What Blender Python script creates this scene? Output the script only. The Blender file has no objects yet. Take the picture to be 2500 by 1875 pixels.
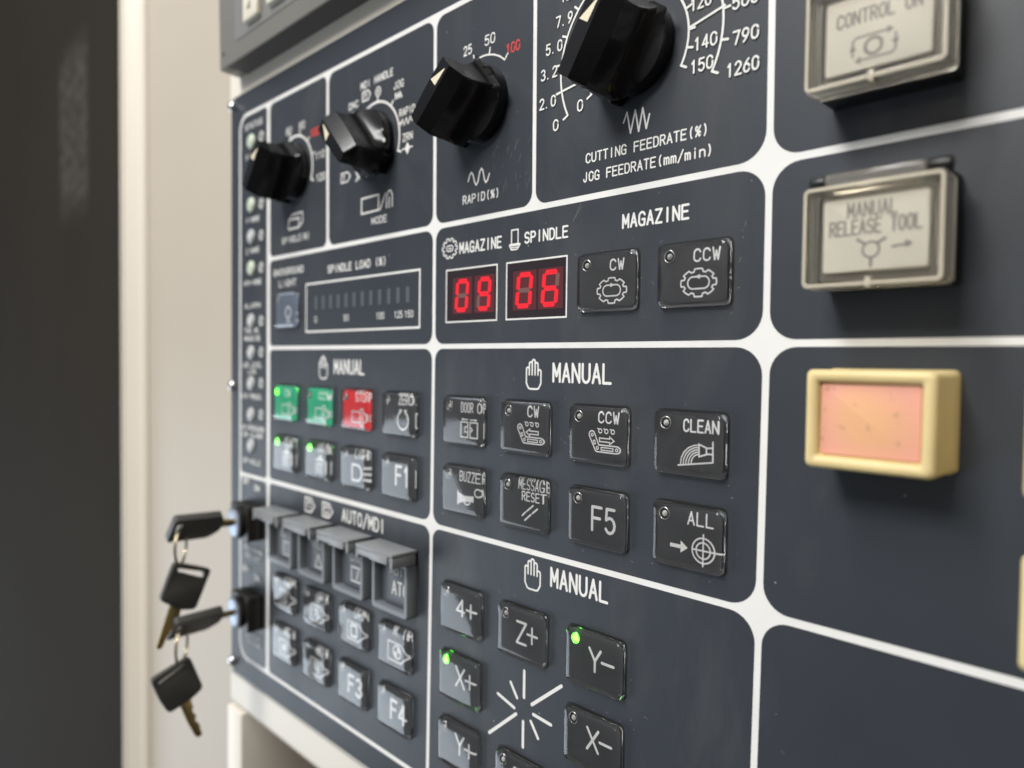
import bpy, bmesh, math, random
from mathutils import Vector, Matrix
random.seed(7)
sc = bpy.context.scene
COL = sc.collection
# ------------------------------------------------------------------ camera, world, lamps
# Panel coordinates are millimetres: x right along the panel, y up, h out of the panel.  World = (x, -h, y) / 1000
def W(x, y, h=0.0):
    return Vector((x * .001, -h * .001, y * .001))

cam = bpy.data.cameras.new("camera")
cam_o = bpy.data.objects.new("camera", cam)
COL.objects.link(cam_o)
cam.sensor_width = 36.0
cam.lens = 1780.0 / 2500.0 * 36.0
cam.clip_start = .01
cam.clip_end = 50.0
right = Vector((.70195413, .71212117, .01199311))
down = Vector((.03098032, -.01370629, -.99942601))
fwd = Vector((-.71154804, .70192277, -.03168293))
M = Matrix(((right.x, -down.x, -fwd.x), (right.y, -down.y, -fwd.y), (right.z, -down.z, -fwd.z))).to_4x4()
M.translation = W(252.3, -5.93, 200.4)
cam_o.matrix_world = M
cam.dof.use_dof = True
cam.dof.focus_distance = .250
cam.dof.aperture_fstop = 6.9
sc.camera = cam_o

sc.render.engine = 'CYCLES'
sc.view_settings.view_transform = 'Standard'
sc.view_settings.look = 'None'
sc.view_settings.exposure = 0.0
sc.view_settings.gamma = 1.0
sc.cycles.use_denoising = True
sc.cycles.max_bounces = 14
sc.cycles.transmission_bounces = 12
sc.cycles.transparent_max_bounces = 12
sc.cycles.glossy_bounces = 6
sc.cycles.sample_clamp_indirect = 60.0

world = bpy.data.worlds.new("World")
sc.world = world
world.use_nodes = True
wn, wl = world.node_tree.nodes, world.node_tree.links
bg = wn["Background"]
bg.inputs[1].default_value = .52
# a workshop hall: pale ceiling, dim machines round about, dark floor, cooler towards the windows on the left
tc = wn.new("ShaderNodeTexCoord"); sp = wn.new("ShaderNodeSeparateXYZ"); wl.new(tc.outputs["Generated"], sp.inputs[0])
mr = wn.new("ShaderNodeMapRange"); mr.inputs[1].default_value = -1; mr.inputs[2].default_value = 1; wl.new(sp.outputs[2], mr.inputs[0])
cr = wn.new("ShaderNodeValToRGB"); e = cr.color_ramp.elements
e[0].position = .0; e[0].color = (.05, .045, .04, 1); e[1].position = 1; e[1].color = (.95, .93, .90, 1)
for p, c in ((.36, (.11, .105, .10, 1)), (.50, (.34, .33, .32, 1)), (.66, (.62, .61, .60, 1))):
    k = e.new(p); k.color = c
wl.new(mr.outputs[0], cr.inputs[0])
no = wn.new("ShaderNodeTexNoise"); no.inputs["Scale"].default_value = 3.2; no.inputs["Detail"].default_value = 3; wl.new(tc.outputs["Generated"], no.inputs["Vector"])
nm = wn.new("ShaderNodeMapRange"); nm.inputs[1].default_value = .34; nm.inputs[2].default_value = .66; nm.inputs[3].default_value = .35; nm.inputs[4].default_value = 1.65; wl.new(no.outputs["Fac"], nm.inputs[0])
xm = wn.new("ShaderNodeMapRange"); xm.inputs[1].default_value = -1; xm.inputs[2].default_value = 1; wl.new(sp.outputs[0], xm.inputs[0])
xc = wn.new("ShaderNodeMix"); xc.data_type = 'RGBA'; xc.inputs[6].default_value = (.88, .97, 1.12, 1); xc.inputs[7].default_value = (1.10, 1.0, .88, 1); wl.new(xm.outputs[0], xc.inputs[0])
v1 = wn.new("ShaderNodeVectorMath"); v1.operation = 'MULTIPLY'; wl.new(cr.outputs[0], v1.inputs[0]); wl.new(xc.outputs[2], v1.inputs[1])
v2 = wn.new("ShaderNodeVectorMath"); v2.operation = 'SCALE'; wl.new(v1.outputs[0], v2.inputs[0]); wl.new(nm.outputs[0], v2.inputs["Scale"])
wl.new(v2.outputs[0], bg.inputs[0])

def area(name, pos, target, sx, sy, power, color):
    l = bpy.data.lights.new(name, 'AREA')
    l.shape = 'RECTANGLE'; l.size = sx; l.size_y = sy; l.energy = power; l.color = color
    o = bpy.data.objects.new(name, l); COL.objects.link(o)
    p = W(*pos); t = W(*target)
    o.location = p
    o.rotation_euler = (t - p).to_track_quat('-Z', 'Y').to_euler()
    return o
area("ceiling_lamp", (-250, 1500, 1050), (0, 0, 0), .28, 1.2, 22, (1.0, .995, .975))
area("ceiling_lamp", (40, 1380, 1980), (180, 50, 0), .8, .6, 38, (1.0, .98, .945))
area("window_light", (-3600, -1480, 1750), (-60, 0, 0), 2.2, 2.2, 62, (.80, .90, 1.0))

# ------------------------------------------------------------------ materials
def mat(name, col, rough=.5, metal=0., spec=.5, trans=0., ior=1.45, emit=None, es=0., coat=0.):
    m = bpy.data.materials.new(name); m.use_nodes = True
    b = m.node_tree.nodes["Principled BSDF"]
    b.inputs["Base Color"].default_value = (*col, 1)
    b.inputs["Roughness"].default_value = rough
    b.inputs["Metallic"].default_value = metal
    b.inputs["Specular IOR Level"].default_value = spec
    b.inputs["Transmission Weight"].default_value = trans
    b.inputs["IOR"].default_value = ior
    b.inputs["Coat Weight"].default_value = coat
    if emit:
        b.inputs["Emission Color"].default_value = (*emit, 1)
        b.inputs["Emission Strength"].default_value = es
    return m

def vary(m, scale, amt, bump=0., bscale=None, detail=4., specks=0., rvar=0., smear=0.):
    """mottle a material's colour, roughen its surface, add pale dust specks"""
    nt = m.node_tree; N = nt.nodes; L = nt.links
    b = N["Principled BSDF"]
    tc = N.new("ShaderNodeTexCoord")
    no = N.new("ShaderNodeTexNoise"); no.inputs["Scale"].default_value = scale; no.inputs["Detail"].default_value = detail
    L.new(tc.outputs["Object"], no.inputs["Vector"])
    c = b.inputs["Base Color"].default_value[:]
    mx = N.new("ShaderNodeMix"); mx.data_type = 'RGBA'
    mx.inputs[6].default_value = (c[0] * (1 - amt), c[1] * (1 - amt), c[2] * (1 - amt), 1)
    mx.inputs[7].default_value = (min(c[0] * (1 + amt), 1), min(c[1] * (1 + amt), 1), min(c[2] * (1 + amt), 1), 1)
    L.new(no.outputs["Fac"], mx.inputs[0])
    out = mx.outputs[2]
    if specks:
        vo = N.new("ShaderNodeTexVoronoi"); vo.inputs["Scale"].default_value = 120
        L.new(tc.outputs["Object"], vo.inputs["Vector"])
        wn = N.new("ShaderNodeTexNoise"); wn.inputs["Scale"].default_value = 900
        L.new(tc.outputs["Object"], wn.inputs["Vector"])
        lt = N.new("ShaderNodeMath"); lt.operation = 'LESS_THAN'; lt.inputs[1].default_value = .014
        ml = N.new("ShaderNodeMath"); ml.operation = 'MULTIPLY'
        L.new(wn.outputs["Fac"], ml.inputs[0]); ml.inputs[1].default_value = .9
        ad = N.new("ShaderNodeMath"); ad.operation = 'MULTIPLY'
        L.new(vo.outputs["Distance"], ad.inputs[0]); L.new(ml.outputs[0], ad.inputs[1])
        L.new(ad.outputs[0], lt.inputs[0])
        sep = N.new("ShaderNodeSeparateColor"); L.new(vo.outputs["Color"], sep.inputs[0])
        gt = N.new("ShaderNodeMath"); gt.operation = 'GREATER_THAN'; gt.inputs[1].default_value = .84
        L.new(sep.outputs[0], gt.inputs[0])
        an = N.new("ShaderNodeMath"); an.operation = 'MULTIPLY'
        L.new(lt.outputs[0], an.inputs[0]); L.new(gt.outputs[0], an.inputs[1])
        sm = N.new("ShaderNodeMath"); sm.operation = 'MULTIPLY'; sm.inputs[1].default_value = specks
        L.new(an.outputs[0], sm.inputs[0])
        m2 = N.new("ShaderNodeMix"); m2.data_type = 'RGBA'
        L.new(sm.outputs[0], m2.inputs[0]); L.new(out, m2.inputs[6])
        m2.inputs[7].default_value = (.5, .48, .44, 1)
        out = m2.outputs[2]
    if smear:
        n5 = N.new("ShaderNodeTexNoise"); n5.inputs["Scale"].default_value = 17; n5.inputs["Detail"].default_value = 7; n5.inputs["Roughness"].default_value = .62; n5.inputs["Distortion"].default_value = 1.2
        mp = N.new("ShaderNodeMapping"); mp.inputs["Rotation"].default_value = (0, .6, 0); mp.inputs["Scale"].default_value = (1.0, 1.0, .45)
        L.new(tc.outputs["Object"], mp.inputs[0]); L.new(mp.outputs[0], n5.inputs["Vector"])
        r5 = N.new("ShaderNodeMapRange"); r5.inputs[1].default_value = .50; r5.inputs[2].default_value = .74; r5.inputs[4].default_value = smear; L.new(n5.outputs["Fac"], r5.inputs[0])
        m5 = N.new("ShaderNodeMix"); m5.data_type = 'RGBA'; L.new(r5.outputs[0], m5.inputs[0]); L.new(out, m5.inputs[6]); m5.inputs[7].default_value = (.14, .135, .125, 1)
        out = m5.outputs[2]
    L.new(out, b.inputs["Base Color"])
    if rvar:
        mr = N.new("ShaderNodeMapRange")
        r = b.inputs["Roughness"].default_value
        mr.inputs[3].default_value = r - rvar; mr.inputs[4].default_value = r + rvar
        n3 = N.new("ShaderNodeTexNoise"); n3.inputs["Scale"].default_value = 26; n3.inputs["Detail"].default_value = 5
        L.new(tc.outputs["Object"], n3.inputs["Vector"])
        L.new(n3.outputs["Fac"], mr.inputs[0]); L.new(mr.outputs[0], b.inputs["Roughness"])
    if bump:
        n2 = N.new("ShaderNodeTexNoise"); n2.inputs["Scale"].default_value = bscale or scale * 6
        n2.inputs["Detail"].default_value = 2
        L.new(tc.outputs["Object"], n2.inputs["Vector"])
        bp = N.new("ShaderNodeBump"); bp.inputs["Strength"].default_value = bump; bp.inputs["Distance"].default_value = .0002
        L.new(n2.outputs["Fac"], bp.inputs["Height"]); L.new(bp.outputs["Normal"], b.inputs["Normal"])
    return m

DARK = vary(mat("panel_vinyl", (.034, .0395, .049), .46, spec=.45), 22, .10, bump=.16, bscale=1700, specks=.8, rvar=.10, smear=.22)
PLATE = vary(mat("panel_plate_paint", (.032, .0375, .047), .46, spec=.45), 22, .10, bump=.16, bscale=1700, rvar=.06)
WHITE = vary(mat("white_print", (.80, .79, .765), .5), 60, .05, bump=.2, bscale=1500, smear=.13)
DUST = mat("pale_dust", (.34, .33, .31), .8)
PRINT = mat("white_lettering", (.78, .77, .74), .55)
REDP = mat("red_lettering", (.62, .06, .05), .55)
GLASS = mat("clear_acrylic", (1, 1, 1), .02, trans=1., ior=1.36, coat=.32)
GLASS.node_tree.nodes["Principled BSDF"].inputs["Coat Roughness"].default_value = .14
KEYBASE = vary(mat("key_dark_insert", (.045, .046, .048), .5), 120, .12)
KEYSEAT = mat("key_seat_grey", (.045, .045, .046), .5)
KEYGREEN = mat("key_green_insert", (.035, .52, .27), .5)
KEYRED = mat("key_red_insert", (.80, .022, .028), .5)
KEYPALE = mat("key_pale_insert", (.17, .205, .27), .5)
KEYWHITE = mat("key_legend", (.86, .86, .84), .55)
GAP = mat("key_gap", (.008, .008, .009), .6)
LEDOFF = mat("led_clear", (.62, .60, .56), .18, spec=.8)
LEDRING = mat("led_ring", (.75, .74, .72), .22, metal=.9)
LEDON = mat("led_green_lit", (.05, .8, .05), .3, emit=(.12, 1.0, .04), es=7.0)
LEDONRING = mat("led_green_ring", (.10, .6, .08), .25, emit=(.05, .8, .02), es=1.2)
KNOB = vary(mat("knob_black_plastic", (.006, .006, .0065), .20, spec=.5), 200, .25, bump=.06, bscale=600, rvar=.06)
CREAMMARK = mat("pointer_cream", (.78, .70, .52), .45)
BEIGE = vary(mat("machine_cream_paint", (.77, .72, .63), .42, spec=.4), 9, .035, bump=.12, bscale=700)
RECESS = vary(mat("recess_brown_grey", (.12, .105, .09), .55), 9, .06)  # floor colour darkened to carry the shade inside the recess
BEIGE2 = vary(mat("machine_beige_paint", (.50, .445, .37), .5, spec=.3), 7, .05, bump=.12, bscale=700)
GREYUNIT = vary(mat("keyboard_grey_plastic", (.20, .19, .172), .45), 18, .08, bump=.2, bscale=900)
GREYPAD = vary(mat("keyboard_pad", (.235, .23, .22), .40), 18, .06)
UNITSHADE = mat("keyboard_underside_shade", (.085, .082, .076), .55)  # dark tone standing in for shade under the keyboard unit
KEYCREAM = mat("keyboard_key_cream", (.74, .69, .57), .5)
MARKGREY = mat("keyboard_key_mark", (.22, .21, .19), .6)
BLACKPL = vary(mat("black_plastic", (.010, .010, .010), .38), 90, .2)
SWBODY = vary(mat("switch_brown_black", (.018, .016, .014), .42), 90, .2)
AMBER = mat("aged_clear_cover", (.99, .975, .93), .12, trans=1.0, ior=1.32)
AMBERWALL = mat("aged_cover_wall", (.97, .925, .82), .13, trans=.9, ior=1.40)
AMBERRIM = mat("aged_cover_rim", (.90, .82, .64), .25, trans=.45, ior=1.46)
IVORY = vary(mat("ivory_label", (.86, .83, .76), .55), 60, .05)
INKGREY = mat("label_ink", (.34, .32, .30), .6)
GREYTRIM = mat("cover_inner_bezel", (.26, .245, .225), .5)
YELLOW = vary(mat("aged_yellow_plastic", (.74, .59, .29), .36, spec=.45), 70, .15, bump=.15, bscale=500, smear=.10)
GUARD = vary(mat("guard_grey_plastic", (.19, .205, .225), .42), 60, .08)
GUARDLID = vary(mat("guard_lid_grey", (.25, .26, .27), .38), 60, .08)
GUARDBTN = mat("guard_button_face", (.075, .083, .098), .4)
STEEL = mat("polished_steel", (.72, .73, .75), .16, metal=1.)
LOCKFACE = mat("lock_face_metal", (.42, .47, .56), .38, metal=.6)
BRASS = vary(mat("key_brass", (.40, .30, .13), .34, metal=.85), 300, .2)
NICKEL = mat("ring_wire", (.66, .58, .42), .25, metal=1.)
BOW = vary(mat("key_bow_plastic", (.070, .067, .062), .5), 120, .15)
LAMPGREY = mat("lamp_lens_grey", (.46, .47, .48), .35)
LAMPGREEN = mat("lamp_lens_pale_green", (.60, .67, .54), .35)
LAMPEYE = mat("lamp_lens_centre", (.72, .72, .70), .3)
REDSEG = mat("red_segment_lit", (.10, .004, .004), .4, emit=(1.0, .012, .03), es=1.0)
DISPDARK = mat("display_window", (.030, .022, .026), .18)
DIGITBED = mat("digit_bed", (.10, .022, .026), .35)  # reddish base colour stands for the lit segments' glow on the bed
SEGOFF = mat("segment_unlit", (.17, .085, .08), .4)
BARSEG = mat("bar_segment_unlit", (.095, .115, .130), .35)
GREYLINE = mat("gasket_grey", (.42, .40, .36), .6)

def scuffed():
    m = mat("dark_door_paint", (.034, .033, .031), .8, spec=.04)
    nt = m.node_tree; N = nt.nodes; L = nt.links; b = N["Principled BSDF"]
    tc = N.new("ShaderNodeTexCoord"); sp = N.new("ShaderNodeSeparateXYZ"); L.new(tc.outputs["Object"], sp.inputs[0])
    def band(sock, lo, hi, soft):
        a = N.new("ShaderNodeMapRange"); a.interpolation_type = 'SMOOTHSTEP'
        a.inputs[1].default_value = lo; a.inputs[2].default_value = lo + soft
        L.new(sock, a.inputs[0])
        c = N.new("ShaderNodeMapRange"); c.interpolation_type = 'SMOOTHSTEP'
        c.inputs[1].default_value = hi - soft; c.inputs[2].default_value = hi; c.inputs[3].default_value = 1; c.inputs[4].default_value = 0
        L.new(sock, c.inputs[0])
        k = N.new("ShaderNodeMath"); k.operation = 'MULTIPLY'
        L.new(a.outputs[0], k.inputs[0]); L.new(c.outputs[0], k.inputs[1]); return k.outputs[0]
    bx = band(sp.outputs[0], -.860, -.715, .02)
    bz = band(sp.outputs[2], .150, .400, .06)
    no = N.new("ShaderNodeTexNoise"); no.inputs["Scale"].default_value = 60; no.inputs["Detail"].default_value = 6
    L.new(tc.outputs["Object"], no.inputs["Vector"])
    rp = N.new("ShaderNodeMapRange"); rp.inputs[1].default_value = .30; rp.inputs[2].default_value = .80; rp.inputs[4].default_value = .75; L.new(no.outputs["Fac"], rp.inputs[0])
    k = N.new("ShaderNodeMath"); k.operation = 'MULTIPLY'; L.new(bx, k.inputs[0]); L.new(bz, k.inputs[1])
    k2 = N.new("ShaderNodeMath"); k2.operation = 'MULTIPLY'; L.new(k.outputs[0], k2.inputs[0]); L.new(rp.outputs[0], k2.inputs[1])
    n2 = N.new("ShaderNodeTexNoise"); n2.inputs["Scale"].default_value = 4; L.new(tc.outputs["Object"], n2.inputs["Vector"])
    m0 = N.new("ShaderNodeMix"); m0.data_type = 'RGBA'
    m0.inputs[6].default_value = (.0250, .0215, .0175, 1); m0.inputs[7].default_value = (.034, .029, .023, 1); L.new(n2.outputs["Fac"], m0.inputs[0])
    mx = N.new("ShaderNodeMix"); mx.data_type = 'RGBA'; L.new(k2.outputs[0], mx.inputs[0]); L.new(m0.outputs[2], mx.inputs[6])
    mx.inputs[7].default_value = (.12, .11, .095, 1)
    L.new(mx.outputs[2], b.inputs["Base Color"])
    return m
DOORMAT = scuffed()

def stained_lens():
    m = mat("faded_pink_lens", (.80, .36, .25), .42, spec=.35)
    nt = m.node_tree; N = nt.nodes; L = nt.links; b = N["Principled BSDF"]
    tc = N.new("ShaderNodeTexCoord")
    gr = N.new("ShaderNodeTexNoise"); gr.inputs["Scale"].default_value = 70; gr.inputs["Detail"].default_value = 1
    L.new(tc.outputs["Object"], gr.inputs["Vector"])
    # faded patch in the lens centre, oval, with an uneven border
    sp = N.new("ShaderNodeSeparateXYZ"); L.new(tc.outputs["Object"], sp.inputs[0])
    def sq(s, k):
        a = N.new("ShaderNodeMath"); a.operation = 'MULTIPLY'; a.inputs[1].default_value = k; L.new(s, a.inputs[0])
        c = N.new("ShaderNodeMath"); c.operation = 'MULTIPLY'; L.new(a.outputs[0], c.inputs[0]); L.new(a.outputs[0], c.inputs[1]); return c.outputs[0]
    ad = N.new("ShaderNodeMath"); ad.operation = 'ADD'; L.new(sq(sp.outputs[0], 90.), ad.inputs[0]); L.new(sq(sp.outputs[2], 110.), ad.inputs[1])
    a2 = N.new("ShaderNodeMath"); a2.operation = 'ADD'; L.new(ad.outputs[0], a2.inputs[0]); L.new(gr.outputs["Fac"], a2.inputs[1])
    mr = N.new("ShaderNodeMapRange"); mr.inputs[1].default_value = .55; mr.inputs[2].default_value = 1.7; L.new(a2.outputs[0], mr.inputs[0])
    m0 = N.new("ShaderNodeMix"); m0.data_type = 'RGBA'; L.new(mr.outputs[0], m0.inputs[0])
    m0.inputs[6].default_value = (.82, .45, .24, 1); m0.inputs[7].default_value = (.85, .41, .31, 1)
    n2 = N.new("ShaderNodeTexNoise"); n2.inputs["Scale"].default_value = 320; n2.inputs["Detail"].default_value = 2; L.new(tc.outputs["Object"], n2.inputs["Vector"])
    r2 = N.new("ShaderNodeMapRange"); r2.inputs[1].default_value = .62; r2.inputs[2].default_value = .74; r2.inputs[4].default_value = .45; L.new(n2.outputs["Fac"], r2.inputs[0])
    mx = N.new("ShaderNodeMix"); mx.data_type = 'RGBA'; L.new(r2.outputs[0], mx.inputs[0]); L.new(m0.outputs[2], mx.inputs[6])
    mx.inputs[7].default_value = (.33, .19, .11, 1)
    L.new(mx.outputs[2], b.inputs["Base Color"])
    return m
PINKLENS = stained_lens()

# ------------------------------------------------------------------ mesh helpers (local panel mm)
class MB:
    def __init__(s, wk=1.): s.v = []; s.f = []; s.z = 0; s.wk = wk; s.cut = [0]
    def add(s, pts, faces):
        n = len(s.v); s.v += [tuple(p) for p in pts]; s.f += [tuple(i + n for i in f) for f in faces]
    def poly(s, pts, h):
        s.z += 1; h += s.z * .0025
        a = sum(pts[i][0] * pts[(i + 1) % len(pts)][1] - pts[(i + 1) % len(pts)][0] * pts[i][1] for i in range(len(pts)))
        if a < 0: pts = pts[::-1]
        s.add([(x, y, h) for x, y in pts], [tuple(range(len(pts)))])
    def stroke(s, pts, w, h, closed=False):
        w *= s.wk
        """flat ribbon along a polyline, split where it turns sharply"""
        P = [Vector(p) for p in pts]
        Q = [P[0]]
        for p in P[1:]:
            if (p - Q[-1]).length > 1e-4: Q.append(p)
        if closed and (Q[0] - Q[-1]).length < 1e-4: Q.pop()
        if len(Q) < 2: return
        if not closed:
            run = [Q[0]]
            for i in range(1, len(Q)):
                run.append(Q[i])
                if i < len(Q) - 1:
                    a = (Q[i] - Q[i - 1]).normalized(); b = (Q[i + 1] - Q[i]).normalized()
                    if a.dot(b) < .35:
                        s._run(run, w, h); run = [Q[i]]
            s._run(run, w, h)
        else:
            n = len(Q); s.z += 1; hh = h + s.z * .0025
            L = []
            for i in range(n):
                a = (Q[i] - Q[i - 1]).normalized(); b = (Q[(i + 1) % n] - Q[i]).normalized()
                t = (a + b)
                t = t.normalized() if t.length > 1e-6 else b
                nn = Vector((-t.y, t.x)); k = max(.5, nn.dot(Vector((-a.y, a.x))))
                L.append((Q[i] + nn * (w / 2 / k), Q[i] - nn * (w / 2 / k)))
            vs = []
            for l, r in L: vs += [(l.x, l.y, hh), (r.x, r.y, hh)]
            fs = [((2 * i), (2 * i + 1), (2 * ((i + 1) % n) + 1), (2 * ((i + 1) % n))) for i in range(n)]
            s.add(vs, fs)
    def _run(s, Q, w, h):
        s.z += 1; hh = h + s.z * .0025
        n = len(Q); r = w / 2; vs = []; fs = []
        dirs = [(Q[i + 1] - Q[i]).normalized() for i in range(n - 1)]
        for i in range(n):
            a = dirs[max(0, i - 1)]; b = dirs[min(n - 2, i)]
            t = (a + b).normalized(); nn = Vector((-t.y, t.x)); k = max(.5, nn.dot(Vector((-a.y, a.x))))
            l = Q[i] + nn * (r / k); q = Q[i] - nn * (r / k)
            vs += [(l.x, l.y, hh), (q.x, q.y, hh)]
        for i in range(n - 1): fs.append((2 * i, 2 * i + 1, 2 * i + 3, 2 * i + 2))
        def cap(c, d, il, ir):
            nn = Vector((-d.y, d.x)); idx = []
            for k in range(1, 4):
                t = math.pi * k / 4
                p = c + nn * (r * math.cos(t)) + d * (r * math.sin(t))
                idx.append(len(vs)); vs.append((p.x, p.y, hh))
            fs.append((il, ) + tuple(idx) + (ir, ))
        cap(Q[-1], dirs[-1], 2 * n - 2, 2 * n - 1)
        cap(Q[0], -dirs[0], 1, 0)
        s.add(vs, fs)
    def box(s, x0, x1, y0, y1, h0, h1):
        s.add([(x0, y0, h0), (x1, y0, h0), (x1, y1, h0), (x0, y1, h0), (x0, y0, h1), (x1, y0, h1), (x1, y1, h1), (x0, y1, h1)],
              [(3, 2, 1, 0), (4, 5, 6, 7), (0, 1, 5, 4), (1, 2, 6, 5), (2, 3, 7, 6), (3, 0, 4, 7)])
    def loft(s, rings, cap0=True, cap1=True):
        n = len(rings[0]); base = len(s.v)
        for r in rings: s.v += [tuple(p) for p in r]
        for k in range(len(rings) - 1):
            for i in range(n):
                j = (i + 1) % n
                s.f.append((base + k * n + i, base + k * n + j, base + (k + 1) * n + j, base + (k + 1) * n + i))
        if cap0: s.f.append(tuple(base + i for i in range(n))[::-1])
        if cap1: s.f.append(tuple(base + (len(rings) - 1) * n + i for i in range(n)))
    def lathe(s, cx, cy, prof, n=28, cap0=True, cap1=True):
        s.loft([[(cx + r * math.cos(2 * math.pi * i / n), cy + r * math.sin(2 * math.pi * i / n), h) for i in range(n)] for r, h in prof], cap0, cap1)
    def torus(s, cx, cy, h, R, r, n=28, m=8):
        base = len(s.v)
        for i in range(n):
            a = 2 * math.pi * i / n
            for j in range(m):
                b = 2 * math.pi * j / m
                s.v.append((cx + (R + r * math.cos(b)) * math.cos(a), cy + (R + r * math.cos(b)) * math.sin(a), h + r * math.sin(b)))
        for i in range(n):
            for j in range(m):
                i2 = (i + 1) % n; j2 = (j + 1) % m
                s.f.append((base + i * m + j, base + i2 * m + j, base + i2 * m + j2, base + i * m + j2))
    def build(s, name, material, parent=None, bevel=0., seg=2, smooth=None):
        me = bpy.data.meshes.new(name)
        me.from_pydata([W(*p) for p in s.v], [], s.f)
        me.update()
        if bevel or smooth is not None:
            bm = bmesh.new(); bm.from_mesh(me)
            bmesh.ops.remove_doubles(bm, verts=bm.verts, dist=1e-7)
            bmesh.ops.recalc_face_normals(bm, faces=bm.faces)
            if bevel:
                ed = [e for e in bm.edges if len(e.link_faces) == 2 and e.calc_face_angle(0) > .6]
                bmesh.ops.bevel(bm, geom=ed, offset=bevel * .001, segments=seg, profile=.5, affect='EDGES', clamp_overlap=True)
            bm.to_mesh(me); bm.free()
        if smooth is not None or bevel:
            for p in me.polygons: p.use_smooth = True
            me.set_sharp_from_angle(angle=math.radians(smooth or 40))
        me.materials.append(material)
        o = bpy.data.objects.new(name, me); COL.objects.link(o)
        if parent: o.parent = parent
        return o

def rrect(x0, x1, y0, y1, r, n=6):
    if not isinstance(r, (tuple, list)): r = (r, r, r, r)      # BL, BR, TR, TL
    out = []
    for (cx, cy, a0, q) in ((x0 + r[0], y0 + r[0], 180, r[0]), (x1 - r[1], y0 + r[1], 270, r[1]), (x1 - r[2], y1 - r[2], 0, r[2]), (x0 + r[3], y1 - r[3], 90, r[3])):
        for k in range(n + 1):
            a = math.radians(a0 + 90 * k / n); out.append((cx + q * math.cos(a), cy + q * math.sin(a)))
    return out

def thing(name, label, cat, loc, group=None):
    o = bpy.data.objects.new(name, None); COL.objects.link(o)
    o.empty_display_size = .005; o.location = W(*loc)
    o["label"] = label; o["category"] = cat
    if group: o["group"] = group
    return o

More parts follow.
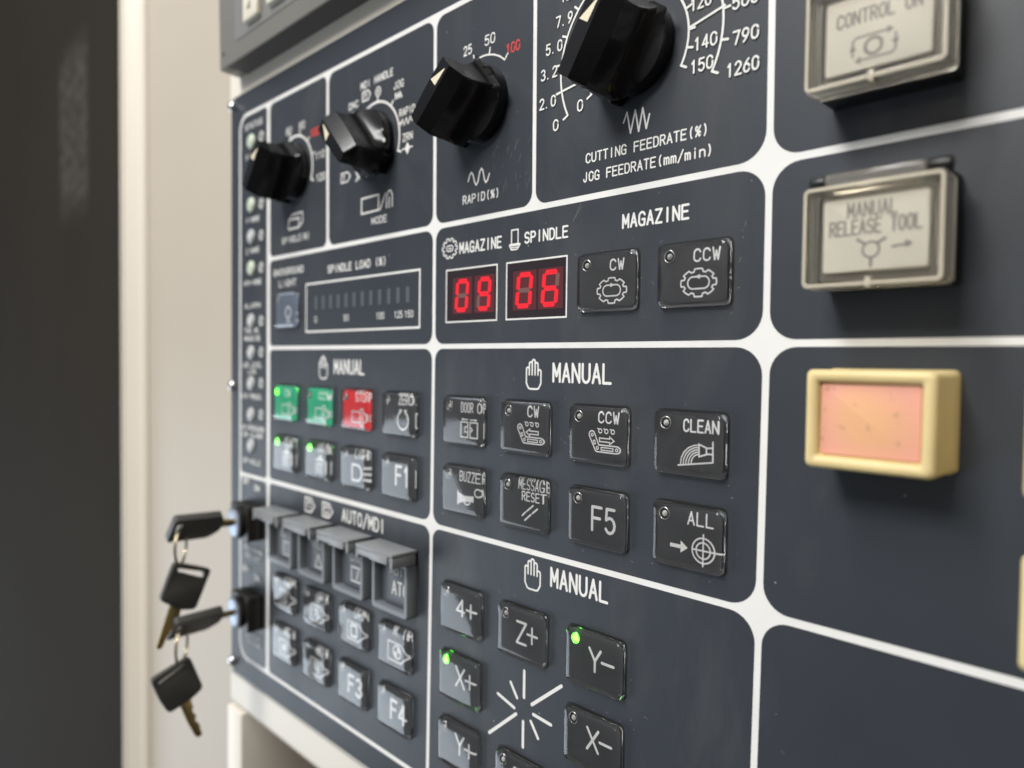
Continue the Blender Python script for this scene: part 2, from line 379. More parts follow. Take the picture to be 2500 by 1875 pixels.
# ------------------------------------------------------------------ single-line engraving font, unit cell 1 x 1
def arc(cx, cy, rx, ry, a0, a1, n=8):
    return [(cx + rx * math.cos(math.radians(a0 + (a1 - a0) * k / n)), cy + ry * math.sin(math.radians(a0 + (a1 - a0) * k / n))) for k in range(n + 1)]
O_ = [arc(.5, .66, .5, .34, 0, 180) + arc(.5, .34, .5, .34, 180, 360) + [(1, .66)]]
S_ = [arc(.5, .74, .48, .26, 25, 270, 10) + arc(.5, .25, .5, .25, 90, -155, 10)]
FONT = {
 'A': [[(0, 0), (.5, 1), (1, 0)], [(.18, .33), (.82, .33)]],
 'B': [[(0, 0), (0, 1), (.55, 1)] + arc(.55, .76, .38, .24, 90, -90) + [(0, .52)], [(.55, .52)] + arc(.58, .26, .42, .26, 90, -90) + [(0, 0)]],
 'C': [arc(.52, .68, .5, .32, 20, 180) + arc(.52, .32, .52, .32, 180, 340)],
 'D': [[(0, 0), (0, 1), (.45, 1)] + arc(.45, .62, .55, .38, 90, 0) + arc(.45, .38, .55, .38, 0, -90) + [(0, 0)]],
 'E': [[(1, 1), (0, 1), (0, 0), (1, 0)], [(0, .53), (.85, .53)]],
 'F': [[(1, 1), (0, 1), (0, 0)], [(0, .53), (.85, .53)]],
 'G': [arc(.52, .68, .5, .32, 20, 180) + arc(.52, .32, .52, .32, 180, 270) + [(.95, .03), (1, .45), (.58, .45)]],
 'H': [[(0, 0), (0, 1)], [(1, 0), (1, 1)], [(0, .52), (1, .52)]],
 'I': [[(.5, 0), (.5, 1)]],
 'J': [[(.75, 1), (.75, .3)] + arc(.4, .28, .35, .28, 0, -180)],
 'K': [[(0, 0), (0, 1)], [(.95, 1), (0, .42)], [(.3, .6), (1, 0)]],
 'L': [[(0, 1), (0, 0), (1, 0)]],
 'M': [[(0, 0), (0, 1), (.5, .3), (1, 1), (1, 0)]],
 'N': [[(0, 0), (0, 1), (1, 0), (1, 1)]],
 'O': O_, '0': O_,
 'P': [[(0, 0), (0, 1), (.55, 1)] + arc(.55, .74, .45, .26, 90, -90) + [(0, .48)]],
 'R': [[(0, 0), (0, 1), (.55, 1)] + arc(.55, .75, .43, .25, 90, -90) + [(0, .5)], [(.5, .5), (1, 0)]],
 'S': S_,
 'T': [[(0, 1), (1, 1)], [(.5, 1), (.5, 0)]],
 'U': [[(0, 1), (0, .32)] + arc(.5, .32, .5, .32, 180, 360) + [(1, 1)]],
 'V': [[(0, 1), (.5, 0), (1, 1)]],
 'W': [[(0, 1), (.25, 0), (.5, .75), (.75, 0), (1, 1)]],
 'X': [[(0, 0), (1, 1)], [(0, 1), (1, 0)]],
 'Y': [[(0, 1), (.5, .48), (1, 1)], [(.5, .48), (.5, 0)]],
 'Z': [[(0, 1), (1, 1), (0, 0), (1, 0)]],
 '1': [[(.22, .78), (.55, 1), (.55, 0)]],
 '2': [arc(.5, .72, .48, .28, 165, -25, 8) + [(0, 0), (1, 0)]],
 '3': [arc(.47, .75, .45, .25, 150, -80, 8), arc(.47, .26, .5, .26, 80, -150, 8)],
 '4': [[(.72, 0), (.72, 1), (0, .28), (1, .28)]],
 '5': [[(.92, 1), (.12, 1), (.06, .54)] + arc(.47, .32, .5, .32, 130, -150, 9)],
 '6': [arc(.5, .31, .47, .31, 0, 360, 16), [(.80, 1), (.42, .78), (.14, .52), (.05, .36)]],
 '7': [[(0, 1), (1, 1), (.38, 0)]],
 '8': [arc(.5, .76, .40, .24, -90, 270, 14), arc(.5, .26, .48, .26, 90, 450, 14)],
 '9': [arc(.5, .69, .47, .31, 0, 360, 16), [(.20, 0), (.58, .22), (.86, .48), (.95, .64)]],
 '.': [[(.2, .02), (.24, .02)]], '-': [[(.05, .46), (.95, .46)]], '+': [[(0, .46), (1, .46)], [(.5, .82), (.5, .10)]],
 '/': [[(0, -.1), (1, 1.1)]],
 '(': [arc(1.05, .5, .6, .68, 125, 235, 8)], ')': [arc(-.05, .5, .6, .68, 55, -55, 8)],
 '%': [[(.05, 0), (.95, 1)], arc(.22, .76, .2, .22, 0, 360, 10), arc(.78, .24, .2, .22, 0, 360, 10)],
 'm': [[(0, 0), (0, .68)], [(0, .55)] + arc(.25, .5, .25, .18, 150, 0, 4) + [(.5, 0)], [(.5, .5)] + arc(.75, .5, .25, .18, 180, 0, 4) + [(1, 0)]],
 'i': [[(.5, 0), (.5, .66)], [(.5, .92), (.5, .96)]],
 'n': [[(0, 0), (0, .68)], [(0, .5)] + arc(.5, .42, .5, .26, 160, 0, 6) + [(1, 0)]],
 '?': [arc(.5, .75, .45, .25, 170, -60, 8) + [(.5, .3)], [(.5, .02), (.5, .05)]],
}
def text(mb, s, x0, x1, y0, cap, w, h, fill=.68):
    n = len(s); adv = (x1 - x0) / (n - 1 + fill) if n > 1 else (x1 - x0) / fill
    gw = adv * fill
    for i, ch in enumerate(s):
        if ch == ' ': continue
        for st in FONT[ch]:
            mb.stroke([(x0 + i * adv + px * gw, y0 + py * cap) for px, py in st], w, h)

# ------------------------------------------------------------------ machine body around the panel
def structure_thing(name, label, cat, loc=(0, 0, 0)): return thing(name, label, cat, loc)

house = thing("machine_housing", "cream painted metal housing that the dark control panel is screwed to", "housing", (0, 0, -60))
mb = MB()
mb.box(-217.5, 330, -235, 330, 0, 58.6)
mb.build("front_frame", BEIGE, house, bevel=7, seg=5)
mb = MB()
mb.box(-217.5, -196.3, -420, -235.2, 0, 58.6)
mb.build("side_frame", BEIGE, house, bevel=1.2, seg=2)
mb = MB()
mb.box(-196.2, 329, -420, -235.3, 1, 5)
o = mb.build("recess_panel", RECESS, house, bevel=1.2, seg=2)
mb = MB(); mb.box(-209.5, 302, -211.0, -209, 58.7, 59.4)
mb.build("gasket", GREYLINE, house, bevel=.3)

colm = thing("machine_column", "beige sheet metal column with a raised lip left of the hanging keys", "column", (-400, 0, -40))
mb = MB()
# extruded section: flat sheet, rounded inner corner, lip standing out, rounded top
sec = [(120, -28), (120, 0), (-81, 0), (-81, -28)]
mb.loft([[(x, -700, h) for x, h in sec], [(x, 800, h) for x, h in sec]])
mb.build("column_sheet", BEIGE2, colm)
# rolled edge: half round bead, then a flange slanting out to a rounded rim
sec = [(-81.5, -28)] + [(-86 + 4.8 * math.cos(math.radians(a)), .5 + 5.2 * math.sin(math.radians(a))) for a in range(0, 121, 15)]
sec += [(-90.5, 6.2), (-99, 16.5)] + [(-100.6 + 2.2 * math.cos(math.radians(a)), 16.5 + 2.2 * math.sin(math.radians(a))) for a in range(30, 181, 30)] + [(-102.8, -28)]
mb = MB()
mb.loft([[(x, -700, h) for x, h in sec], [(x, 800, h) for x, h in sec]])
mb.build("rolled_edge", BEIGE, colm, smooth=40)

door = MB()
door.box(-2600, -503.5, -1500, 1500, -62, -52)
d = door.build("dark_door", DOORMAT, None)
d["label"] = "charcoal painted machine door with a pale vertical scuff, left of the beige column"; d["category"] = "door"

# ------------------------------------------------------------------ keyboard unit over the panel
kb = thing("keyboard_unit", "grey keyboard unit jutting out above the dark control panel", "keyboard", (-195, 168.5, 0))
mb = MB()
mb.loft([[(-3, 0, -1.2), (520, 0, -1.2), (520, 0, 12.6), (0, 0, 12.6)],
         [(-8, 140, -1.2), (520, 140, -1.2), (520, 140, 12.6), (-6, 140, 12.6)]])
mb.build("unit_case", GREYUNIT, kb, bevel=.8)
mb = MB(); mb.loft([[(x, y, h) for x, y in rrect(22, 505, 11, 136, 3)] for h in (12.62, 13.0)])
mb.build("key_pad", GREYPAD, kb, bevel=.15)
mb = MB(); mb.box(9, 519, -.35, -.02, -1.1, 12.2)  # thin dark sheet added so the unit's underside reads as shaded
mb.build("underside_shade", UNITSHADE, kb)
mb = MB(); mb.lathe(5.5, 8.5, [(1.2, 12.65), (1.2, 12.72)], 16)
mb.build("screw_hole", GAP, kb)
for i, (kx0, kx1, ky) in enumerate(((-156, -138.5, 183.5), (-127.5, -110, 184), (-99, -81.5, 184))):
    t = thing("keyboard_key", ("cream keyboard key with a dark arrow mark, nearest the grey unit's corner" if i == 0 else
              "plain cream keyboard key right of the arrow key" if i == 1 else "cream keyboard key third from the grey unit's corner"), "keyboard key",
              ((kx0 + kx1) / 2, ky + 8, 13.0), "cream keys of the grey keyboard unit")
    w = (kx1 - kx0) / 2
    mb = MB(); mb.loft([[(x, y, h) for x, y in rrect(-w + q, w - q, -8 + q, 8 - q, 1.2)] for q, h in ((0, .05), (0, 2.2), (.5, 3.0), (1.2, 3.3))])
    mb.build("keytop", KEYCREAM, t, smooth=40)
    if i == 0:
        mb = MB(); mb.poly([(-3.5, -2), (1.5, 3.5), (1.8, -2.5)], 3.36)
        mb.build("key_mark", MARKGREY, t)

# ------------------------------------------------------------------ control panel: plate, printed grid
panel = thing("control_panel", "dark blue grey control panel printed with white rounded fields", "control panel", (0, 0, 0))
mb = MB(); mb.loft([[(x, y, h) for x, y in rrect(-208, 304, -208.5, 157.5, (5, 3, 3, 5))] for h in (-1.3, 0.)])
mb.build("panel_plate", PLATE, panel, bevel=.25)
mb = MB(); mb.loft([[(x, y, h) for x, y in rrect(-195.4, 300, -196, 144, (12, 3, 3, 10), 10)] for h in (.01, .05)])
mb.build("printed_border", WHITE, panel)
def bow(y): return -2.0 * ((-y - 15) / 180.) ** 1.3 if y < -15 else (-.8 * ((y - 20) / 125.) ** 1.5 if y > 20 else 0.)
def field(x0, x1, y0, y1, r=5.2):
    pts = [(x + bow(y) * (1 if x > -150 else .5), y) for x, y in rrect(x0, x1, y0, y1, r, 8)]
    mb = MB(); mb.loft([[(x, y, h) for x, y in pts] for h in (.055, .09)])
    return mb.build("panel_field", DARK, panel)
F = field
g = 1.05
F(-193.0, -157.9, -77.9, 141.8, (3, 3, 3, 8)); F(-193.0, -157.9, -193.8, -80.1, (10, 3, 3, 3))
F(-154.2, -90.6, 53.1, 141.8, 4); F(-88.2, -g, 53.1, 141.8); F(g, 59.0, 53.1, 141.8); F(60.9, 152.4, 53.1, 141.8, (5.2, 8.5, 5, 5))
F(-154.2, -g, g, 50.9, (3, 5.2, 5.2, 3)); F(g, 152.4, g, 50.9, (5.2, 8.5, 8.5, 5.2))
F(-154.2, -g, -77.4, -g, (3, 5.2, 5.2, 3)); F(g, 152.6, -77.9, -g, (5.2, 8.5, 8.5, 5.2))
F(-154.2, -g, -193.8, -80.0, (3, 3, 5.2, 3)); F(g, 152.8, -193.8, -80.0, (5, 5, 8.5, 5.2))
F(154.5, 298, 53.1, 141.8, (8, 4, 4, 8)); F(154.5, 298, g, 50.9, 8); F(154.8, 298, -77.7, -g, 8); F(154.9, 298, -193.8, -80.1, (6, 4, 4, 8))
# mounting screws along the plate's edges
for x, y in ((-204.3, 152.0), (-204.3, -24), (-204.3, -201.5), (298, 151), (298, -202)):
    mb = MB(); mb.lathe(x, y, [(3.5, .0), (3.5, .9), (3.1, 2.0), (2.0, 2.9), (.7, 3.2)], 20)
    mb.build("screw", STEEL, panel, smooth=50)

# ------------------------------------------------------------------ printed lettering and dial scales
HP = .10
def lettering(fn, material=PRINT, name="lettering", wk=1.25):
    """print the marks; each word or symbol that stands apart becomes a part of its own"""
    mb = MB(wk); fn(mb)
    par = list(range(len(mb.v)))
    def find(a):
        while par[a] != a: par[a] = par[par[a]]; a = par[a]
        return a
    for f in mb.f:
        for q in f[1:]: par[find(q)] = find(f[0])
    isl = {}
    for i in range(len(mb.v)): isl.setdefault(find(i), []).append(i)
    L = [[min(mb.v[i][0] for i in q), max(mb.v[i][0] for i in q), min(mb.v[i][1] for i in q), max(mb.v[i][1] for i in q), k] for k, q in isl.items()]
    grp = list(range(len(L)))
    def gf(a):
        while grp[a] != a: grp[a] = grp[grp[a]]; a = grp[a]
        return a
    for a in range(len(L)):
        for b in range(a):
            dx = max(L[a][0], L[b][0]) - min(L[a][1], L[b][1]); dy = max(L[a][2], L[b][2]) - min(L[a][3], L[b][3])
            if dx < 3.0 and dy < .9: grp[gf(a)] = gf(b)
    of = {L[a][4]: gf(a) for a in range(len(L))}
    for g_ in sorted(set(of.values())):
        sub = MB(); new = {}
        for f in mb.f:
            if of[find(f[0])] != g_: continue
            for i in f:
                if i not in new: new[i] = len(sub.v); sub.v.append(mb.v[i])
            sub.f.append(tuple(new[i] for i in f))
        sub.build(name, material, panel)
def hand(mb, cx, cy, s, w):
    """raised open hand symbol"""
    P = lambda pts: [(cx + x * s, cy + y * s) for x, y in pts]
    xs = [-.34, -.205, -.07, .065, .20, .34]; tops = [.24, .42, .5, .40, .16]
    for i in range(5):
        xl, xr, t = xs[i], xs[i + 1], tops[i]; r = (xr - xl) / 2
        lo_l = -.02 if i and tops[i - 1] < t else (t - r if i else -.3)
        lo_r = -.02 if i < 4 and tops[i + 1] < t else (t - r if i < 4 else -.3)
        mb.stroke(P([(xl, lo_l), (xl, t - r)] + arc((xl + xr) / 2, t - r, r, r * .9, 180, 0, 6) + [(xr, t - r), (xr, lo_r)]), w, HP)
    mb.stroke(P([(-.34, -.3), (-.24, -.47), (-.16, -.5), (.16, -.5), (.24, -.47), (.34, -.3)]), w, HP)

def f_cut(mb):
    mb.stroke([(101.2, 74.6), (102.6, 77.8), (104.2, 70.6), (106, 77.8), (107.5, 70.5), (109, 77.8), (110.5, 70.8), (111.7, 75.2)], .5, HP)
    text(mb, "CUTTING FEEDRATE(%)", 85.2, 133.4, 64.15, 3.1, .42, HP)
    text(mb, "JOG FEEDRATE(mm/min)", 84.2, 135.1, 57.6, 3.1, .42, HP)
    cx, cy = 105.4, 97.5
    def dial(R, a0, a1, w): mb.stroke([(cx + R * math.cos(math.radians(a)), cy + R * math.sin(math.radians(a))) for a in [a0 + (a1 - a0) * k / 60 for k in range(61)]], w, HP)
    dial(32.5, -27, 207, .62); dial(20.6, -29, 209, .62)
    def tick(R, a, l0, l1, w=.62):
        c, s_ = math.cos(math.radians(a)), math.sin(math.radians(a)); mb.stroke([(cx + (R + l0) * c, cy + (R + l0) * s_), (cx + (R + l1) * c, cy + (R + l1) * s_)], w, HP)
    for a in (207, 190, 173, 156, 139, 122, 105, 88, 71, 54, 37, 20, 5, -11, -27): tick(32.5, a, 0, 2.3)
    for a in (209, 185, 162, 139, 116, 93, 70, 47, 20, 1, -14, -29): tick(20.6, a, 0, 2.2)
    mb.stroke([(70.9, 91.6), (85, 93.5)], .62, HP); mb.stroke([(126.1, 98.3), (138.3, 101.2)], .62, HP)
    for s_, x0, x1, y0 in (("7.9", 70.4, 78.0, 115.6), ("5.0", 65.6, 73.2, 107.0), ("3.2", 63.2, 70.9, 98.3), ("2.0", 62.7, 70.4, 87.8), ("12", 72.5, 77.5, 124)):
        text(mb, s_, x0, x1, y0, 3.7, .48, HP)
    text(mb, "0", 69.7, 71.9, 78.6, 3.7, .48, HP); text(mb, "0", 81.2, 83.4, 83.0, 3.7, .48, HP)
    for s_, x0, x1, y0 in (("120", 126.6, 133.6, 103.2), ("140", 128.2, 135.8, 90.6), ("150", 127.1, 134.6, 83.9), ("500", 141.0, 148.9, 98.9), ("790", 141.4, 149.2, 88.5), ("1260", 139.5, 149.5, 79.5), ("100", 125, 132, 112), ("320", 139.5, 147.3, 108)):
        text(mb, s_, x0, x1, y0, 3.7, .48, HP)
lettering(f_cut)
def f_rapid(mb):
    mb.stroke([(22, 68.2), (23, 70.6), (23.9, 71.6), (24.9, 70.4), (26.1, 67), (27, 65.9), (28.1, 67.2), (29.1, 71), (30.1, 72.1), (31, 71), (32, 67.2), (32.8, 66), (33.7, 66.6), (34.9, 69.2)], .5, HP)
    text(mb, "RAPID(%)", 18.9, 40.8, 59.2, 3.2, .40, HP)
    text(mb, "25", 18.5, 23.3, 120.3, 3.6, .45, HP); text(mb, "50", 31.6, 37.2, 120.7, 3.8, .45, HP)
    cx, cy = 30., 97.5; R = 19.5
    mb.stroke([(cx + R * math.cos(math.radians(a)), cy + R * math.sin(math.radians(a))) for a in range(48, 135, 4)], .55, HP)
    for a in (48, 78, 104, 132):
        c, s_ = math.cos(math.radians(a)), math.sin(math.radians(a)); mb.stroke([(cx + R * c, cy + R * s_), (cx + (R + 2.6) * c, cy + (R + 2.6) * s_)], .55, HP)
lettering(f_rapid)
lettering(lambda mb: text(mb, "100", 43.9, 51.2, 113.8, 3.7, .48, HP), REDP, "red_lettering")
def f_mode(mb):
    text(mb, "MODE", -48.6, -36.4, 59.2, 3.0, .42, HP)
    mb.stroke([(-57.6, 65.4), (-57.6, 72.7), (-43, 72.7), (-43, 65.4)], .7, HP, closed=True)
    mb.stroke([(-41.8, 65.2), (-37.2, 72.6)], .6, HP)
    mb.stroke([(-36.4, 65.6), (-36.4, 70.5), (-35, 73), (-33.2, 73.2), (-31.8, 71), (-31.8, 65.6)], .6, HP); mb.stroke([(-34.2, 65.6), (-34.2, 70.2)], .6, HP)
    cx, cy, R = -46.0, 97.2, 19.6
    mb.stroke([(cx + R * math.cos(math.radians(a)), cy + R * math.sin(math.radians(a))) for a in range(-20, 226, 5)], .9, HP)
    for a in (-20, 15, 50, 85, 120, 150, 185, 222):
        c, s_ = math.cos(math.radians(a)), math.sin(math.radians(a)); mb.stroke([(cx + R * c, cy + R * s_), (cx + (R + 2.6) * c, cy + (R + 2.6) * s_)], .8, HP)
    text(mb, "HANDLE", -46.8, -32.0, 126.2, 3.1, .45, HP); text(mb, "MDI", -58.5, -50.5, 126.0, 3.1, .45, HP); text(mb, "JOG", -30.8, -23.6, 119.0, 3.2, .45, HP)
    text(mb, "RAPID", -26.3, -14.8, 105.6, 3.1, .45, HP); text(mb, "ZRN", -23.6, -16.4, 93.8, 3.1, .45, HP); text(mb, "DNC", -69, -60.8, 118.5, 3.1, .45, HP)
    mb.stroke([(-43.6 + 2.1 * math.cos(t * .4), 121.4 + 2.1 * math.sin(t * .4)) for t in range(16)], .5, HP, closed=True); mb.stroke(arc(-43.6, 121.4, .8, .8, 0, 300), .5, HP)
    mb.stroke([(-57, 119.8), (-57, 124.2), (-52, 124.2), (-50.2, 122), (-52, 119.8)], .6, HP, closed=True); mb.stroke([(-55.5, 121), (-55.5, 123), (-53.4, 123), (-53.4, 121)], .5, HP)
    mb.stroke([(-29.6, 114.2), (-29.6, 117), (-27.8, 114.2), (-27.8, 117), (-26, 114.2), (-26, 117), (-24.4, 114.2)], .55, HP)
    mb.stroke([(-25.2, 101.2), (-24, 104), (-22.6, 101), (-21, 104), (-19.6, 101), (-18, 104), (-16.6, 101.6)], .5, HP)
    mb.poly([(-22, 90.2), (-20, 93), (-18, 90.2), (-20, 87.2)], HP); mb.stroke([(-24, 90.2), (-16.2, 90.2)], .5, HP)
    mb.stroke([(-76, 83.4), (-76, 88), (-70, 88), (-67.6, 85.7), (-70, 83.4)], .6, HP, closed=True); mb.stroke([(-73.4, 84.4), (-73.4, 87), (-74.4, 86.4)], .5, HP)
    mb.stroke([(-68, 112.6), (-63, 112.6), (-61.4, 114.4), (-63, 116.2), (-68, 116.2)], .6, HP, closed=True)
lettering(f_mode)
def f_spin(mb):
    text(mb, "SPINDLE(%)", -139.3, -108.6, 59.3, 3.1, .42, HP)
    mb.stroke([(-131.5, 66.6), (-131.5, 71.8), (-120, 71.8), (-120, 66.6)], .8, HP, closed=True)
    mb.stroke([(-131.5, 71.8), (-127.5, 74.4), (-116, 74.4), (-116, 68.8), (-120, 66.8)], .7, HP)
    cx, cy, R = -124.5, 98.0, 19.2
    mb.stroke([(cx + R * math.cos(math.radians(a)), cy + R * math.sin(math.radians(a))) for a in range(-22, 200, 5)], 1.0, HP)
    for a in (-22, 17, 45, 75, 105, 140, 170, 199):
        c, s_ = math.cos(math.radians(a)), math.sin(math.radians(a)); mb.stroke([(cx + R * c, cy + R * s_), (cx + (R + 2.8) * c, cy + (R + 2.8) * s_)], .8, HP)
    text(mb, "80", -134.5, -128.6, 119.8, 3.6, .5, HP); text(mb, "90", -119.8, -113.9, 119.8, 3.6, .5, HP)
    text(mb, "110", -102.2, -92.8, 100.2, 3.6, .5, HP); text(mb, "120", -101.2, -92.2, 88.4, 3.6, .5, HP)
lettering(f_spin)
lettering(lambda mb: text(mb, "100", -107.5, -99, 113.2, 3.7, .8, HP), REDP, "red_lettering")
def f_load(mb):
    text(mb, "SPINDLE LOAD (%)", -89, -36.4, 39.0, 3.5, .55, HP)
    text(mb, "BACKGROUND", -149, -115, 41.7, 3.3, .5, HP); text(mb, "LIGHT", -142.5, -123, 35.0, 3.3, .5, HP)
lettering(f_load)
def f_mag(mb):
    text(mb, "MAGAZINE", 101.7, 127, 39.4, 4.3, .62, HP); text(mb, "MAGAZINE", 17.2, 42.3, 39.0, 4.2, .60, HP); text(mb, "SPINDLE", 55.5, 77.1, 39.2, 3.9, .58, HP)
    cx, cy = 10.7, 41.6; pts = []
    for k in range(10):
        for a, r in ((-13, 3.9), (-8, 5.0), (8, 5.0), (13, 3.9)):
            t = math.radians(36 * k + a); pts.append((cx + r * math.cos(t), cy + r * .86 * math.sin(t)))
    mb.stroke(pts, .42, HP, closed=True); mb.stroke(rrect(8.6, 12.8, 40.5, 42.8, 1.1), .4, HP, closed=True); mb.stroke([(9.7, 41.6), (11.8, 41.6)], .35, HP)
    mb.stroke([(48.2, 39.4), (48.2, 44.9), (51.8, 44.9), (51.8, 39.4)], .45, HP, closed=True); mb.stroke([(47.2, 39.3), (52.8, 39.3)], .5, HP)
    mb.stroke([(47.2, 38.9), (48.2, 37.3), (51.4, 37.3), (52.8, 38.9)], .45, HP, closed=True); mb.stroke([(48, 38.1), (52, 38.1)], .35, HP)
lettering(f_mag)
def f_man1(mb):
    hand(mb, -93.4, -10.5, 12.0, .62); text(mb, "MANUAL", -82.3, -54.7, -13.4, 6.8, .85, HP)
lettering(f_man1)
def f_man2(mb):
    hand(mb, 60.9, -10.9, 11.2, .55); text(mb, "MANUAL", 71.0, 97.6, -13.3, 6.5, .82, HP)
lettering(f_man2)
def f_man3(mb):
    hand(mb, 61.7, -87.4, 11.8, .55); text(mb, "MANUAL", 71.3, 97.6, -89.6, 6.7, .82, HP)
    for a, b in (((58, -126), (58, -136.4)), ((50.6, -132.8), (54.2, -137.8)), ((43.4, -139.8), (52.7, -142.3)), ((77.2, -125.6), (62.2, -137.8)), ((53.8, -144.4), (38.5, -157.6)), ((63.1, -141.3), (72.2, -142.0)), ((57.7, -146), (57.7, -156.1)), ((61.8, -144.4), (65.7, -149.6))):
        mb.stroke([a, b], 1.05, HP)
lettering(f_man3)
def f_auto(mb):
    text(mb, "AUTO/MDI", -74, -36.6, -89.2, 6.2, .8, HP)
    for cx in (-107, -88.5):
        mb.stroke([(cx - 5, -89.8), (cx - 5, -82.4), (cx + 1.5, -82.4), (cx + 5, -86.1), (cx + 1.5, -89.8)], .8, HP, closed=True)
        mb.stroke([(cx - 2.8, -88), (cx - 2.8, -84.2), (cx + .8, -84.2), (cx + .8, -88)], .7, HP, closed=(cx > -100))
lettering(f_auto)
def f_status(mb):
    text(mb, "STATUS", -187, -165, 133.4, 3.2, .5, HP)
    for s_, y in (("X HOME", 115.5), ("Y HOME", 76.7), ("Z HOME", 58.0), ("4TH HOME", 38.6), ("ALARM", 24.6), ("TOOL NO.", 9.4), ("MAGAZINE", 4.6), ("LUB LEVEL", -11.6), ("LOW", -15.6), ("AIR PRESS.", -31.0), ("AIR PRESSURE", -50.4), ("LOW ALARM", -54.6), ("SPINDLE", -71)):
        w = {"4TH HOME": 11.5, "AIR PRESS.": 15, "AIR PRESSURE": 16.5, "LUB LEVEL": 13, "LOW ALARM": 14, "ALARM": 10.5, "TOOL NO.": 10.5, "MAGAZINE": 10.5, "SPINDLE": 11.5, "LOW": 5}.get(s_, 8.6)
        text(mb, s_, -177 - w, -177 + w, y, 2.7, .45, HP)
    for y in (125.5, 85.9, 67.2, 48.1, 16.2, -2.4, -21, -40, ):
        mb.stroke(arc(-164.3, y, 2.6, 2.6, 0, 330, 12), .7, HP); mb.stroke([(-165.4, y - 1), (-163.4, y + 1)], .7, HP)
    text(mb, "OFF", -188.5, -180.5, -84.2, 3.2, .6, HP); text(mb, "ON", -172.5, -166.5, -86.6, 3.2, .6, HP)
    text(mb, "OFF", -188.5, -180.5, -139.2, 3.2, .6, HP); text(mb, "ON", -172.5, -166.5, -141.6, 3.2, .6, HP)
    text(mb, "PROGRAM", -186, -163, -125.4, 2.9, .5, HP); text(mb, "PROTECT", -184, -165, -130.0, 2.9, .5, HP)
    text(mb, "DOOR", -183, -165, -178.5, 2.9, .5, HP); text(mb, "LOCK", -181, -165, -182.6, 2.9, .5, HP)
lettering(f_status)

def f_dust(mb):
    """dust flecks, hairs and fine scratches lying on the vinyl"""
    rnd = random.Random(11)
    keys = [(96, 21.6), (130, 21.6), (22, -31), (58, -31), (93.5, -31), (130, -31), (22, -60), (58, -60), (93.6, -60), (130, -60), (93, -111), (93, -140), (57, -111), (21, -140)]
    for _ in range(150):
        if rnd.random() < .55:
            kx, ky = rnd.choice(keys); a = rnd.uniform(0, 6.28); x = kx + 15.5 * max(-1, min(1, 1.5 * math.cos(a))) + rnd.gauss(0, 1.2); y = ky + 12 * max(-1, min(1, 1.5 * math.sin(a))) + rnd.gauss(0, 1.2)
            if abs(x - kx) < 13 and abs(y - ky) < 10.5: continue
        else: x, y = rnd.uniform(4, 235), rnd.uniform(-185, 135)
        r = rnd.choice((.06, .08, .10, .13, .17)); n = 5
        if rnd.random() < .22:
            a = rnd.uniform(0, 3.14); l = rnd.uniform(.5, 1.6); mb.stroke([(x, y), (x + l * .5 * math.cos(a), y + l * .5 * math.sin(a) + .1), (x + l * math.cos(a + .3), y + l * math.sin(a + .3))], .07, HP)
        else: mb.poly([(x + r * rnd.uniform(.6, 1.5) * math.cos(6.28 * k / n), y + r * rnd.uniform(.6, 1.5) * math.sin(6.28 * k / n)) for k in range(n)], HP)
    mb.stroke([(79.5, 44.5), (81.2, 47.0), (83.0, 50.4)], .09, HP); mb.stroke([(80.6, 45.6), (83.6, 49.2)], .06, HP)
    for _ in range(26):
        x, y = rnd.uniform(36, 58), rnd.uniform(58, 80); l = rnd.uniform(1, 4); a = rnd.uniform(.9, 1.7); mb.stroke([(x, y), (x + l * math.cos(a), y + l * math.sin(a))], .05, HP)
mb = MB(); f_dust(mb); mb.z = 0
for i, v in enumerate(mb.v): mb.v[i] = (v[0], v[1], .105 + (v[2] - .1) * .1)
du = mb.build("dust_flecks", DUST, panel); du["kind"] = "stuff"

# status lamps set in the panel
for i, y in enumerate((125.2, 87.0, 67.8, 48.7, 16.5, -2.9, -21.8, -40.9, -60.1)):
    mb = MB(); mb.lathe(-178.4, y, [(4.6, .05), (4.6, .5), (4.1, 1.2), (3.0, 1.7), (2.2, 1.8), (1.9, 1.5)], 24, cap1=False)
    lamp = mb.build("status_lamp", LAMPGREEN if i in (0, 1, 3) else LAMPGREY, panel, smooth=50)
    mb = MB(); mb.lathe(-178.4, y, [(2.0, 1.2), (1.6, 1.75), (.8, 2.05), (.2, 2.1)], 18)
    mb.build("lamp_eye", LAMPGREEN if i in (0, 1, 3) else LAMPEYE, lamp, smooth=50)

